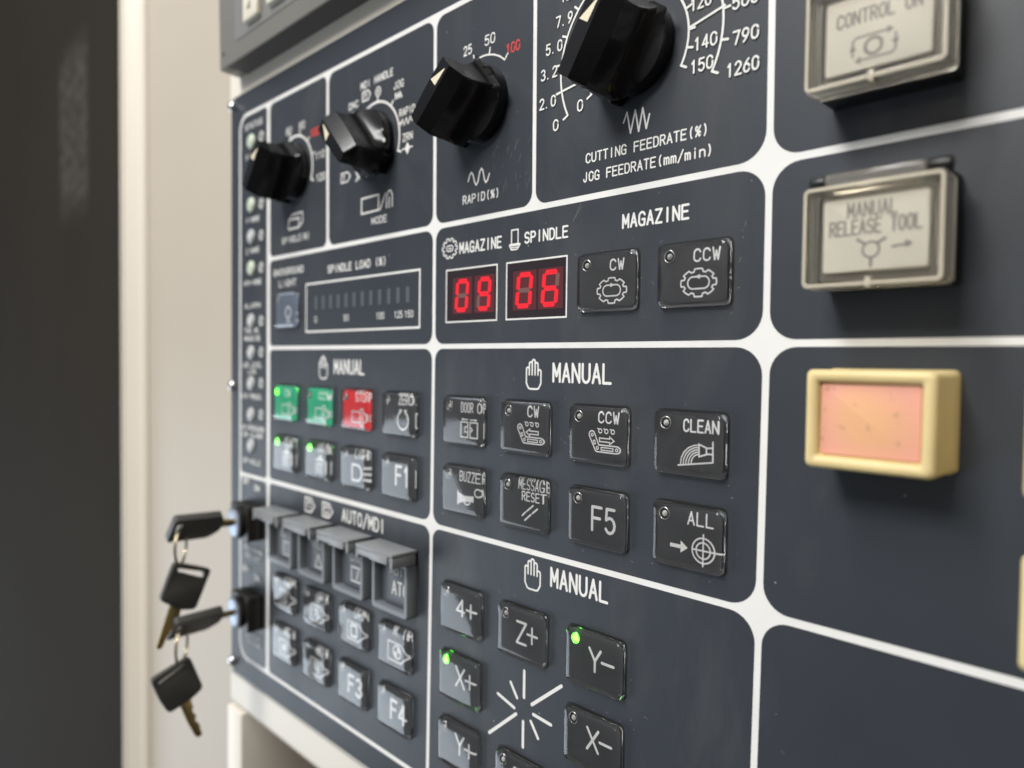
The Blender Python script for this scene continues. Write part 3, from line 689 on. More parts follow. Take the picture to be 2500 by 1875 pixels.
# two red digit displays
SEG = {'0': 'abcdef', '9': 'abcdfg', '6': 'acdefg'}
def display(x0, x1, y0, y1, d0, d1, cells):
    mb = MB(); mb.loft([[(x, y, h) for x, y in rrect(x0, x1, y0, y1, .3, 2)] for h in (.10, .14)])
    win = mb.build("digit_display", DISPDARK, panel)
    mb = MB(); mb.stroke([(x0, y0), (x1, y0), (x1, y1), (x0, y1)], .62, .15, closed=True)
    mb.build("display_frame", PRINT, win)
    for ch, (cx0, cx1) in zip((d0, d1), cells):
        mb = MB(); mb.loft([[(x, y, h) for x, y in ((cx0 - 1.2, 13.6), (cx1 + 1.6, 13.6), (cx1 + 1.6, 28.8), (cx0 - 1.2, 28.8))] for h in (.15, .18)])
        bed = mb.build("digit", DIGITBED, win)
        sl = 1.2; w = cx1 - cx0 - sl; b0, t0 = 14.4, 28.0; mid = (b0 + t0) / 2; q = .85
        X = lambda px, py: (cx0 + px + sl * (py - b0) / (t0 - b0), py)
        segs = {'a': [X(q, t0 - q), X(w - q, t0 - q)], 'g': [X(q, mid), X(w - q, mid)], 'd': [X(q, b0 + q), X(w - q, b0 + q)],
                'f': [X(q, t0 - q), X(q, mid)], 'b': [X(w - q, t0 - q), X(w - q, mid)], 'e': [X(q, mid), X(q, b0 + q)], 'c': [X(w - q, mid), X(w - q, b0 + q)]}
        on = MB(); off = MB()
        for k, (a, b) in segs.items():
            a = Vector(a); b = Vector(b); dd = (b - a).normalized(); nn = Vector((-dd.y, dd.x)); hw = .92
            a2 = a + dd * .28; b2 = b - dd * .28
            pts = [a2, a2 + dd * .6 + nn * hw, b2 - dd * .6 + nn * hw, b2, b2 - dd * .6 - nn * hw, a2 + dd * .6 - nn * hw]
            (on if k in SEG[ch] else off).poly([(p.x, p.y) for p in pts], .2)
        on.build("lit_segments", REDSEG, bed)
        off.build("unlit_segments", SEGOFF, bed)
display(8.5, 40.1, 10.3, 32.4, '0', '9', ((14.1, 23.5), (27.9, 37.1)))
display(45.6, 76.9, 10.3, 32.4, '0', '6', ((50.5, 60.2), (64.0, 73.6)))

# spindle load bar display
mb = MB(); mb.loft([[(x, y, h) for x, y in ((-112, 8.2), (-10, 8.2), (-10, 34.8), (-112, 34.8))] for h in (.10, .14)])
lb = mb.build("load_display", PLATE, panel)
mb = MB(); mb.stroke([(-111.6, 8.6), (-10.2, 8.6), (-10.2, 34.4), (-111.6, 34.4)], 1.0, .15, closed=True)
mb.build("display_frame", PRINT, lb)
for k in range(12):
    x = -101 + 7.45 * k
    mb = MB(); mb.loft([[(px, py, h) for px, py in ((x - 1.3, 20.3), (x + 1.3, 20.3), (x + 1.3, 27.4), (x - 1.3, 27.4))] for h in (.15, .25)])
    mb.build("bar_segment", BARSEG, lb)
for s_, x in (("0", -101.4), ("50", -71.2), ("100", -41), ("125", -26.3), ("150", -18.2)):
    mb = MB(); w = 1.05 * len(s_); text(mb, s_, x - w, x + w, 13.5, 2.9, .42, .15)
    mb.build("lettering", PRINT, lb)

# ------------------------------------------------------------------ clear push buttons
KW, KH = 12.6, 10.0
def cap_mesh():
    mb = MB()
    mb.loft([[(x, y, h) for x, y in rrect(-KW + q, KW - q, -KH + q, KH - q, max(2.0 - q * .6, .6), 6)] for q, h in
             ((0.15, .13), (0, .35), (0, 1.7), (.18, 2.3), (.56, 2.72), (1.15, 3.02), (2.0, 3.18), (3.3, 3.24))])
    return mb
_proto = {}
def button(cx, cy, kind, label, legend, lit=False, dx=0.):
    t = thing("push_button", label, "button", (cx, cy, .1), "clear push buttons on the control panel")
    def part(key, mk, name, m, **kw):
        if key in _proto:
            o = bpy.data.objects.new(name, _proto[key]); COL.objects.link(o); o.parent = t
        else:
            o = mk().build(name, m, t, **kw); _proto[key] = o.data
        return o
    def gapm():
        mb = MB(); mb.loft([[(x, y, h) for x, y in rrect(-13.2, 13.1, -10.5, 10.65, 2.3, 6)] for h in (.005, .03)]); return mb
    part("gap", gapm, "button_surround", GAP)
    insm = {'dark': KEYBASE, 'green': KEYGREEN, 'red': KEYRED, 'pale': KEYPALE}[kind]
    def ins():
        mb = MB(); mb.loft([[(x, y, h) for x, y in rrect(-KW + 1.75, KW - 1.75, -KH + 1.6, KH - 1.6, 1.2, 6)] for h in (.18, .30)]); return mb
    def rimf():
        mb = MB(); mb.loft([[(x, y, h) for x, y in rrect(-KW + .2, KW - .2, -KH + .2, KH - .2, 1.9, 6)] for h in (.04, .09)]); return mb
    part('rim', rimf, 'button_seat', KEYSEAT)
    part("ins_" + kind, ins, "colour_insert", insm)
    part("cap", cap_mesh, "keycap", GLASS, smooth=50)
    mb = MB(1.25); legend(mb)
    for i_, v_ in enumerate(mb.v): mb.v[i_] = (v_[0] * .985 - .1, v_[1], v_[2])
    if mb.v: mb.build("legend", KEYWHITE, t)
    def led():
        mb = MB(); q = 1.6 if lit else 1.; mb.lathe(-8.4, 6.1, [(.95 * q, .42), (.9 * q, .8), (.6 * q, 1.2), (.2, 1.35)], 18); return mb
    def ledr():
        mb = MB(); mb.torus(-8.4, 6.1, .95, 1.85, .16); return mb
    def ledw():
        mb = MB(); mb.lathe(-8.4, 6.1, [(1.8, .36), (1.8, .42)], 20); return mb
    part("ledw" + str(lit), ledw, "indicator_well", LEDONRING if lit else GAP)
    part("led" + str(lit), led, "indicator_light", LEDON if lit else LEDOFF, smooth=50)
    part("ledr" + str(lit), ledr, "indicator_ring", LEDRING, smooth=60)
    return t
HL = .34
def T(s, x0, x1, y, cap, w=.45): return lambda mb: text(mb, s, x0, x1, y, cap, w, HL)
def S(w, *pls): return lambda mb: [mb.stroke(p, w, HL) for p in pls]
def SC(w, *pls): return lambda mb: [mb.stroke(p, w, HL, closed=True) for p in pls]
def PF(*polys): return lambda mb: [mb.poly(list(p), HL) for p in polys]
def ALLOF(*fs): return lambda mb: [f(mb) for f in fs]
def circ(cx, cy, r, n=20): return [(cx + r * math.cos(2 * math.pi * k / n), cy + r * math.sin(2 * math.pi * k / n)) for k in range(n)]
def magazine(cx, cy, left):
    def f(mb):
        pts = []
        for k in range(8):
            a0 = 45 * k + 22.5 + 10; a1 = a0 + 25
            for j in range(4):
                a = math.radians(a0 + (a1 - a0) * j / 3); pts.append((cx + 6.3 * math.cos(a), cy + 4.3 * math.sin(a)))
            for j in (1, 2, 3):
                a = math.radians(a1 + 20 * j / 4); pts.append((cx + 5.3 * math.cos(a), cy + 3.5 * math.sin(a)))
        mb.stroke(pts, .42, HL, closed=True)
        ol = rrect(cx - 3.8, cx + 3.8, cy - 1.85, cy + 1.85, 1.84, 6)
        mb.stroke(ol, .42, HL, closed=True)
        s = -1 if left else 1
        mb.poly([(cx + s * 1.6, cy + 1.85), (cx - s * .6, cy + 2.6), (cx - s * .6, cy + 1.1)], HL)
    return f
def conveyor(dx, dy, left):
    def f(mb):
        P = lambda pts: [(x + dx, y + dy) for x, y in pts]
        out = arc(-2.2, -.6, 1.3, 1.3, 200, 20, 6) + [(.9, -4.0), (8.6, -4.0)] + arc(8.7, -5.2, 1.4, 1.2, 90, -90, 6) + [(.2, -6.4)] + arc(.4, -5.3, 1.3, 1.1, 260, 190, 4)
        mb.stroke(P(out), .38, HL, closed=True)
        for c in ((-2.1, -.7), (.3, -5.1), (8.7, -5.2)): mb.stroke(P(circ(c[0], c[1], .5, 8)), .28, HL, closed=True)
        mb.stroke(P([(2, -5.7), (2, -4.8), (7.2, -4.8), (7.2, -5.7)]), .3, HL, closed=True)
        mb.stroke(P([(-1.6, -2.7), (-1.2, -3.9), (-.5, -3.7), (-.9, -2.5)]), .3, HL, closed=True)
        a = [(1.2, -2.2), (3.1, -.9), (3.1, -1.6), (7.6, -1.6), (7.6, -2.8), (3.1, -2.8), (3.1, -3.5)]
        if not left: a = [(8.8 - x, y) for x, y in a]
        mb.stroke(P(a), .36, HL, closed=True)
        for x in (1.5, 4.2, 7.0):
            mb.stroke(P(arc(x, .9, .75, .75, 0, 330, 8)), .32, HL); mb.stroke(P([(x - 1.2, 1.7), (x - .4, 1.5)]), .3, HL)
    return f
def spindle_icon(mb):
    mb.stroke([(-2.8, -6.2), (-2.8, -.8), (4.6, -.8), (4.6, -6.2)], .55, HL, closed=True)
    mb.stroke([(4.8, .6), (7, .6), (7, -7.6), (4.8, -7.6)], .5, HL, closed=True)
    mb.stroke([(7.4, -.8), (9.2, -2), (9.2, -5), (7.4, -6.2)], .5, HL)
    mb.stroke([(11.4, -2), (10.6, -2.6), (10.6, -4.6), (11.4, -5)], .5, HL)
def cool_icon(mb):
    for x in (-1.5, 1.2, 3.9): mb.stroke([(x, -6.6), (x, -2.2), (x + 1.6, -1)], .9, HL)
    mb.stroke([(-2, .6), (6, .6)], .9, HL); mb.stroke([(8, -6), (8, 0)], .9, HL); mb.stroke([(10.4, -6), (10.4, 0)], .9, HL)
    mb.poly([(.6, 1), (4.6, 1), (3.6, 3.2), (1.6, 3.2)], HL)
def hexarrow(inner):
    def f(mb):
        mb.stroke([(-5, -6.6), (-5, 2.0), (5.2, 2.0), (10.4, -2.2), (5.2, -6.6)], .6, HL, closed=True); inner(mb)
    return f
B = button
B(96.1, 21.6, 'dark', "clear button reading CW with an oval magazine symbol, right of the red digits", ALLOF(T("CW", 1.7, 7.4, 3.8, 3.5), magazine(2.4, -3.1, False)))
B(129.9, 21.6, 'dark', "clear button reading CCW with an oval magazine symbol, under the right MAGAZINE heading", ALLOF(T("CCW", .3, 9.2, 3.9, 3.6), magazine(2.0, -2.7, True)))
def doorf(mb):
    text(mb, "DOOR OP", -1.3, 12.2, 3.8, 3.8, .30, HL)
    mb.stroke([(3.0, -.3), (-1.4, -.3), (-1.4, -6.6), (3.0, -6.6)], .42, HL, closed=True); mb.stroke([(4.4, -.3), (8.8, -.3), (8.8, -6.6), (4.4, -6.6)], .42, HL, closed=True)
    mb.stroke([(2.9, -2.2), (1.2, -2.2), (1.2, -4.4), (2.9, -4.4)], .4, HL); mb.stroke([(4.5, -2.2), (6.0, -3.3), (4.5, -4.4)], .4, HL)
    mb.stroke([(-.6, .8), (3, .8)], .36, HL); mb.stroke([(4.6, .8), (8.2, .8)], .36, HL); mb.poly([(-1.2, .8), (.2, 1.4), (.2, .2)], HL); mb.poly([(8.8, .8), (7.4, 1.4), (7.4, .2)], HL)
    mb.stroke([(11.2, -.4), (11.2, -6.4)], .4, HL)
B(22.2, -31.3, 'dark', "clear button reading DOOR OP with sliding door symbol", doorf)
B(57.9, -31.4, 'dark', "clear button reading CW with a chip conveyor and left arrow", ALLOF(T("CW", 1.7, 7.3, 4.4, 3.7), conveyor(-.2, .6, True)))
B(93.5, -31.4, 'dark', "clear button reading CCW with a chip conveyor and right arrow", ALLOF(T("CCW", .3, 9.0, 4.5, 3.5), conveyor(-.4, .7, False)))
def cleanf(mb):
    text(mb, "CLEAN", -2.0, 10.0, 3.9, 3.6, .45, HL)
    mb.stroke([(-3.8, -7.0), (8.5, -5.0), (8.4, 1.2)], .4, HL)
    mb.stroke([(3.6, .2), (6.2, -.7), (6.3, -2.7), (3.7, -3.6)], .42, HL, closed=True); mb.stroke([(6.3, -.8), (8.3, -.6)], .4, HL); mb.stroke([(6.3, -2.6), (8.3, -2.5)], .4, HL)
    for k in range(5):
        mb.stroke([(-2.9 + k * .95, -6.4 + k * .15)] + [(3.5 - (6.4 - k * .95) * math.cos(math.radians(a)), -6.2 + (6.1 - k * .72) * math.sin(math.radians(a))) for a in (15, 35, 55, 75, 90)], .33, HL)
    mb.stroke([(12.1, .8), (12.1, -5.0)], .4, HL)
B(129.7, -31.2, 'dark', "clear button reading CLEAN with a spray nozzle symbol", cleanf)
def buzzf(mb):
    text(mb, "BUZZER", -1.8, 12.4, 4.1, 3.7, .33, HL)
    mb.poly([(-3.4, .1), (-2.6, -.8), (1.2, -2.0), (6.4, -1.6), (7.0, -1.4), (7.0, -4.2), (6.2, -4.0), (.6, -4.6), (-2.4, -5.6), (-3.4, -6.5)], HL)
    mb.stroke(arc(2.8, -4.2, 2.0, 1.3, 160, 380, 8), .5, HL); mb.stroke(circ(9.2, 0.0, 1.6, 14), .42, HL, closed=True); mb.stroke([(10.8, 1.6), (11.4, -.6), (12, -1.4)], .42, HL)
B(22.3, -60.4, 'dark', "clear button reading BUZZER with a horn symbol", buzzf)
B(57.8, -60.4, 'dark', "clear button reading MESSAGE RESET over two slanted strokes", ALLOF(T("MESSAGE", -2.6, 12.4, 5.4, 3.5, .27), T("RESET", -.6, 10.8, 1.2, 3.3, .36),
  S(.5, [(-.4, -4.8), (1.4, -3.2)], [(2.0, -2.8), (5.4, -.2)], [(1.0, -6.4), (4.2, -3.8)], [(5, -3.2), (7.6, -1.2)])))
B(93.6, -60.6, 'dark', "clear button reading F5, beside the MESSAGE RESET button", T("F5", -2.0, 8.0, -4.2, 8.2, .85))
def allf(mb):
    text(mb, "ALL", .1, 8.9, 4.1, 3.7, .42, HL)
    mb.poly([(-6.3, -2.9), (-2.4, -2.9), (-2.4, -1.6), (.2, -3.5), (-2.4, -5.4), (-2.4, -4.1), (-6.3, -4.1)], HL)
    mb.stroke(circ(5.7, -3.4, 3.9, 28), .4, HL, closed=True); mb.stroke(circ(5.7, -3.4, 2.5, 24), .4, HL, closed=True)
    mb.stroke([(5.7, 1.6), (5.7, -8.1)], .42, HL); mb.stroke([(2.0, -3.4), (12, -3.4)], .42, HL)
B(129.8, -60.4, 'dark', "clear button reading ALL with an arrow and a target symbol", allf)
B(21.6, -111.2, 'dark', "clear button reading 4+ at the top left of the axis buttons", ALLOF(T("4", -2.3, 2.6, -2.2, 6.6, .8), S(.8, [(4, 1.1), (9.4, 1.1)], [(6.7, 3.8), (6.7, -1.8)])))
B(57.6, -111.2, 'dark', "clear button reading Z+ under the lower MANUAL heading", ALLOF(T("Z", -2.4, 2.6, -3.8, 8.2, .8), S(.75, [(3.3, .7), (8.4, .7)], [(5.8, 3.6), (5.8, -2.4)])))
B(93.4, -111.2, 'dark', "clear button reading Y- with its green indicator light on", ALLOF(T("Y", -2.1, 3.0, -3.4, 7.8, .8), S(.8, [(3.6, .6), (8.6, .6)])), lit=True)
B(21.2, -140.8, 'dark', "clear button reading X+ with its green indicator light on", ALLOF(T("X", -2.0, 3.4, -3.2, 8.2, .8), S(.8, [(4.2, .9), (9.6, .9)], [(6.9, 3.6), (6.9, -2.0)])), lit=True)
B(20.9, -170.2, 'dark', "clear button reading Y+ below the X+ button", ALLOF(T("Y", -1.6, 3.8, -2.6, 8.0, .8), S(.8, [(4.6, 1.1), (9.9, 1.1)], [(7.2, 3.8), (7.2, -1.8)])))
B(93.0, -140.4, 'dark', "clear button reading X- below the Y- button", ALLOF(T("X", -2.1, 2.9, -2.6, 7.6, .8), S(.8, [(3.6, 1.5), (8.6, 1.5)])))
B(57.0, -170.2, 'dark', "clear button reading Z- below the starburst mark, cut off by the picture's edge", ALLOF(T("Z", -2.3, 2.6, -3.6, 8.8, .8), S(.75, [(3.3, .7), (8.4, .7)])))
# left manual field
def g1(mb): text(mb, "CW", 1.0, 7.0, 4.0, 3.6, .5, HL); spindle_icon(mb)
def g2(mb): text(mb, "CCW", 1.0, 11.0, 4.0, 3.6, .5, HL); spindle_icon(mb)
def g3(mb): text(mb, "STOP", .4, 12.0, 4.4, 3.8, .5, HL); spindle_icon(mb)
B(-132.6, -31.5, 'green', "green button with its green indicator lit, leftmost in the row with the red STOP", g1, lit=True)
B(-95.4, -31.5, 'green', "green button with unlit indicator beside the red STOP button", g2)
B(-59.5, -31.2, 'red', "red button reading STOP with a spindle symbol", g3)
B(-23.0, -31.2, 'dark', "clear button reading ZERO. with a round arrow symbol", ALLOF(T("ZERO.", -.1, 12.3, 4.7, 3.8, .5), S(.75, arc(3.1, -2.6, 4.2, 4.2, 125, 415, 20)), PF([(.2, 2.4), (2.6, 2.2), (1, .2)], [(6.2, 2.4), (3.8, 2.2), (5.2, .2)]), S(.6, [(12, .8), (10.8, .8), (10.8, -5.6), (12, -5.6)])))
B(-132.2, -60.2, 'dark', "clear coolant button with a lit green light, leftmost below the green buttons", ALLOF(T("CLNT", .5, 11, 4.4, 3.6, .5), cool_icon), lit=True)
B(-95.3, -60.2, 'dark', "clear coolant button with a lit green light, beside the work lamp button", ALLOF(T("AIR BL", .0, 11.5, 4.6, 3.4, .45), cool_icon), lit=True)
B(-59.2, -60.1, 'dark', "clear button with a lamp and three light rays symbol", ALLOF(T("LIGHT", .2, 12, 5.0, 3.5, .45), S(1.0, [(-2.8, -6.2), (-2.8, 1.6), (1.5, 1.6)] + arc(1.6, -2.3, 4.2, 3.9, 90, -90, 8) + [(-2.8, -6.2)]), S(1.1, [(8, .6), (11.6, .9)], [(8, -2.2), (11.6, -2.2)], [(8, -5), (11.6, -5.3)])))
B(-23.2, -60.3, 'dark', "clear button reading F1 below the ZERO. button", ALLOF(T("F1", -1.8, 8.4, -3.6, 8.6, 1.1), S(.6, [(11.2, 4), (11.2, -3.6)])))
B(-131.7, 21.2, 'pale', "pale blue backlight button under the BACKGROUND LIGHT heading", ALLOF(S(.9, circ(3.4, -1.4, 3.0, 14) + [(6.4, -1.4)]), S(.9, [(2.2, -6.2), (4.8, -6.2)]), S(.6, [(9.6, -2), (11.2, -2)], [(9.6, -6), (11.2, -6)])))
# auto field: two open rows of buttons
INN = {
 'a1': S(.8, [(-1.5, -4.6), (-1.5, .4), (3, .4), (3, -4.6), (-1.5, -4.6)], [(.2, -2.2), (1.6, -2.2)]),
 'a2': S(.8, [(-1.5, -.2), (1, -.2), (3.4, -3.6), (1, -4.8)], [(2, .6), (-.5, -3.6)]),
 'a3': S(1.0, [(-1.8, -4.8), (-1.8, .6), (3.4, .6), (3.4, -4.8), (-1.8, -4.8)]),
 'a4': ALLOF(SC(.6, circ(2.2, -2.0, 3.0, 18)), PF([(2.2, -2.0)] + arc(2.2, -2.0, 2.8, 2.8, 0, 90, 6), [(2.2, -2.0)] + arc(2.2, -2.0, 2.8, 2.8, 180, 270, 6))),
 'b1': S(.8, [(-2, -4.4), (3.6, .6)], [(-1, .4), (2.8, -4.4)], [(-2, -2), (3.4, -2)]),
 'b2': S(.8, [(-1.6, -4.4), (-1.6, .4), (3, .4)], [(3, .4), (3, -2.6)], [(0, -2.2), (3, -4.6)]),
}
B(-132.5, -140.6, 'dark', "clear button reading SBK below the leftmost grey guarded button", ALLOF(T("SBK", 1, 10.5, 5.2, 3.6, .5), hexarrow(INN['a1'])))
B(-96.8, -140.6, 'dark', "clear button reading OPT between the SBK and DRN buttons", ALLOF(T("OPT", 1, 10.5, 5.2, 3.6, .5), hexarrow(INN['a2'])))
B(-60.5, -140.2, 'dark', "clear button reading DRN over a bright arrow shaped frame", ALLOF(T("DRN", 1.5, 11, 5.2, 3.6, .5), hexarrow(INN['a3'])))
B(-25.2, -140.3, 'dark', "clear button reading M.IR with a quartered circle in an arrow frame", ALLOF(T("M.IR", -.6, 11.8, 5.6, 3.6, .5), hexarrow(INN['a4'])))
B(-132.7, -169.6, 'dark', "clear button reading MST, leftmost in the row with F3", ALLOF(T("MST", 1, 10.5, 5.2, 3.6, .5), hexarrow(INN['b1'])))
B(-96.8, -169.8, 'dark', "clear button reading BDT left of the F3 button", ALLOF(T("BDT", 1, 10.5, 5.2, 3.6, .5), hexarrow(INN['b2'])))
B(-61.0, -169.7, 'dark', "clear button reading F3 left of the F4 button", T("F3", -3.2, 8.4, -4.6, 8.6, 1.2))
B(-25.3, -170.2, 'dark', "clear button reading F4 at the panel's lower edge", T("F4", -2.2, 8.8, -4.4, 8.6, 1.2))

# ------------------------------------------------------------------ rotary knobs
def knob(cx, cy, ang, label, scale=1.0):
    t = thing("rotary_knob", label, "knob", (cx, cy, .1), "black rotary knobs on the control panel")
    ca, sa = math.cos(math.radians(ang)), math.sin(math.radians(ang))
    R3 = lambda u, v, h: ((u * ca - v * sa) * scale, (u * sa + v * ca) * scale, h * scale)
    n = 192
    def ring(R, w, u0, u1, h, bul=.22, foot=0.):
        """section at height h: circle of radius R cut by two flats at +-w and by end flats; foot adds the straight tail block"""
        out = []
        for k in range(n):
            a = 2 * math.pi * k / n; c, s_ = math.cos(a), math.sin(a)
            r = R
            for _ in range(3):
                ww = w * (1 + bul * (1 - min(1, abs(r * c) / 17.) ** 2))
                r = min(R, ww / max(abs(s_), 1e-6), (u1 / c) if c > 1e-6 else 1e9, (u0 / c) if c < -1e-6 else 1e9)
            if foot and c < 0: r = max(r, min(-foot / c, 5.2 / max(abs(s_), 1e-6)))
            out.append((r * c, r * s_, h))
        return out
    rings = [ring(14.8, 99, -99, 99, .0, foot=17.4), ring(15.4, 99, -99, 99, .5, foot=17.6), ring(15.4, 99, -99, 99, 5.0, foot=17.6), ring(15.0, 99, -99, 99, 5.6, foot=17.6),
             ring(17.6, 10.4, -17.6, 14.5, 6.3, .10), ring(17.6, 8.0, -17.5, 13.0, 7.8, .10), ring(17.4, 6.4, -17.4, 11.8, 10.0, .12), ring(17.2, 5.4, -17.2, 11.1, 13, .14),
             ring(17, 5.0, -17.0, 10.9, 16, .16), ring(16.8, 5.1, -16.8, 11.2, 19.4, .2), ring(16.6, 5.1, -16.6, 11.1, 19.9, .2)]
    mb = MB()
    mb.loft([[R3(*p) for p in r] for r in rings], True, False)
    top = rings[-1]; base = len(mb.v) - n
    rb = len(mb.v)
    for u, v, h in top: mb.v.append(R3(max(-15.9, min(10.8, u)), v * .96 if v > 0 else max(v, -.2), 24))
    for i in range(n):
        j = (i + 1) % n; mb.f.append((base + i, base + j, rb + j, rb + i))
    mb.f.append(tuple(rb + i for i in range(n)))
    mb.build("knob_body", KNOB, t, smooth=28)
    mb = MB()
    hz = lambda v: 24.1
    pts = [(1.0, 5.2), (1.0, 1.3), (8.6, .9), (8.2, 1.4)]
    mb.add([R3(u, v, hz(v)) for u, v in pts], [(0, 1, 2, 3)])
    mb.build("pointer_mark", CREAMMARK, t)
    return t
knob(-124.5, 97.6, 50, "black rotary knob over the SPINDLE(%) scale, leftmost of the row")
knob(-46.2, 97.2, 134, "black rotary knob over the MODE scale, turned to the upper left")
knob(29.8, 97.4, 41, "black rotary knob over the RAPID(%) scale, pointing at red 100")
knob(105.4, 97.5, 57, "black rotary knob inside the white double feedrate scale")

# ------------------------------------------------------------------ illuminated buttons under clear covers
def covered(cx, cy, label, cover_label, legend):
    t = thing("covered_button", label, "button", (cx, cy, .1), "buttons under clear flip covers")
    mb = MB(); mb.loft([[(x, y, h) for x, y in rrect(-16.6, 14.6, -12.3, 14.6, 1.2)] for h in (0, 9.6)])
    mb.build("housing", BLACKPL, t, bevel=.5)
    mb = MB(); mb.loft([[(x, y, h) for x, y in rrect(-14.0, 13.2, -10.6, 11, 1.0)] for h in (9.62, 12.4)])
    mb.build("inner_bezel", GREYTRIM, t, bevel=.4)
    mb = MB(); mb.loft([[(x, y, h) for x, y in rrect(-12.6, 11.6, -8.6, 9.4, .8)] for h in (12.42, 14.2)])
    pl = mb.build("label_plate", IVORY, t, bevel=.3)
    mb = MB(); legend(mb); mb.build("legend", INKGREY, pl)
    # cover: open-backed box of clear, yellowed plastic
    mb = MB()
    O = lambda q, h: [(x, y, h) for x, y in rrect(-16.6 + q, 15.8 - q, -12.6 + q, 12.6 - q, max(1.4 - q * .5, .4))]
    mb.loft([O(1.35, 16.4), O(1.0, 16.4), O(.95, 17.6), O(1.3, 18.0)], True, True)
    cv = mb.build("flip_cover", AMBER, t, smooth=40)
    mb = MB()
    mb.loft([O(1.3, 10.2), O(0, 10.2), O(0, 17.2), O(.3, 17.8), O(.85, 18.0), O(.9, 16.4), O(1.3, 16.3), O(1.3, 10.2)], False, False)
    mb.build("cover_wall", AMBERWALL, cv, smooth=40)
    mb = MB(); mb.stroke([(x, y) for x, y in rrect(-15.9, 15.1, -11.9, 11.9, 1.0)], .8, 18.02, closed=True)
    mb.build("cover_rim", AMBERRIM, cv)
    mb = MB(); mb.box(-1.2, .2, -12.9, -10.4, 14.5, 18.1)
    mb.build("finger_tab", AMBERRIM, cv, bevel=.3)
    mb = MB(); mb.box(-12.0, 10.4, 12.4, 15.8, 11.5, 16.6)
    mb.build("hinge_bar", AMBERWALL, cv, bevel=1.0, seg=3)
    for x0, x1 in ((-16.4, -12.4), (10.8, 15.8)):
        mb = MB(); c = 14.4
        mb.loft([[(x, c + 1.7 * math.cos(2 * math.pi * k / 18), 13.6 + 1.7 * math.sin(2 * math.pi * k / 18)) for k in range(18)] for x in (x0, x1)])
        mb.build("hinge_pin", BLACKPL, t, bevel=.3)
    return t
def leg_control(mb):
    h = 14.22
    text(mb, "CONTROL ON", -9.8, 9.2, 2.6, 3.2, .5, h)
    mb.stroke(circ(-1.2, -3.6, 1.9, 18), .75, h, closed=True)
    x0, x1, y0, y1 = -6.0, 3.8, -6.4, -.8
    mb.stroke([(x0, y0 + 1.2), (x0, y1 - .8), (x0 + .8, y1), (x1 - 1.4, y1)], .5, h); mb.stroke([(x1, y1 - 1.2), (x1, y0 + .8), (x1 - .8, y0), (x0 + 1.4, y0)], .5, h)
    for p in ([(x1 - .4, y1), (x1 - 1.9, y1 + .9), (x1 - 1.9, y1 - .9)], [(x0 + .4, y0), (x0 + 1.9, y0 + .9), (x0 + 1.9, y0 - .9)], [(x1, y0 + 1.5), (x1 - .9, y0 + 3), (x1 + .9, y0 + 3)], [(x0, y1 - 1.5), (x0 - .9, y1 - 3), (x0 + .9, y1 - 3)]): mb.poly(p, h)
def leg_release(mb):
    h = 14.22
    text(mb, "MANUAL", -6.6, 4.6, 4.6, 3.4, .5, h); text(mb, "RELEASE TOOL", -10.8, 10.0, .4, 3.4, .5, h)
    mb.stroke(circ(-1.0, -3.6, 1.9, 18), .5, h, closed=True)
    mb.stroke([(-2.4, -2.2), (-4.2, -.9)], .7, h); mb.stroke([(.4, -2.2), (2.2, -1.2)], .7, h); mb.stroke([(-1.0, -5.6), (-1.0, -7.6)], .7, h)
    mb.stroke([(3.8, -3.4), (7.2, -3.0)], .5, h); mb.poly([(8.4, -2.9), (6.6, -2.0), (6.7, -3.9)], h)
covered(187.4, 74.4, "ivory CONTROL ON button under a yellowed clear cover", "", leg_control)
covered(187.9, 25.6, "ivory MANUAL RELEASE TOOL button under a yellowed clear cover", "", leg_release)

# ------------------------------------------------------------------ aged yellow buttons
def yellow(cx, cy, label, hw=15., hh=12.35):
    t = thing("yellow_button", label, "button", (cx, cy, .1), "aged yellow square edged buttons")
    mb = MB()
    Q = lambda q, h, r=1.6: [(x, y, h) for x, y in rrect(-hw + q, hw - q, -hh + q, hh - q, r)]
    mb.loft([Q(-.3, 0), Q(-.3, 2.5), Q(0, 3), Q(0, 16.6), Q(.4, 17.5), Q(1.1, 17.9), Q(2.4, 17.7, 1.0), Q(3.0, 17.0, .8), Q(3.3, 15.6, .6)], True, True)
    mb.build("button_body", YELLOW, t, smooth=45)
    mb = MB(); mb.loft([[(x, y, h) for x, y in rrect(-hw + 3.6, hw - 3.6, -hh + 3.6, hh - 3.6, .6)] for h in (15.62, 16.1)])
    mb.build("button_lens", PINKLENS, t, bevel=.2)
yellow(188.0, -19.5, "aged yellow button with a stained pink lens below the covered MANUAL RELEASE TOOL button")
yellow(234.4, -21.3, "yellow button cut by the picture's right edge, upper of two")
yellow(234.5, -57.6, "yellow button cut by the picture's right edge, lower of two")

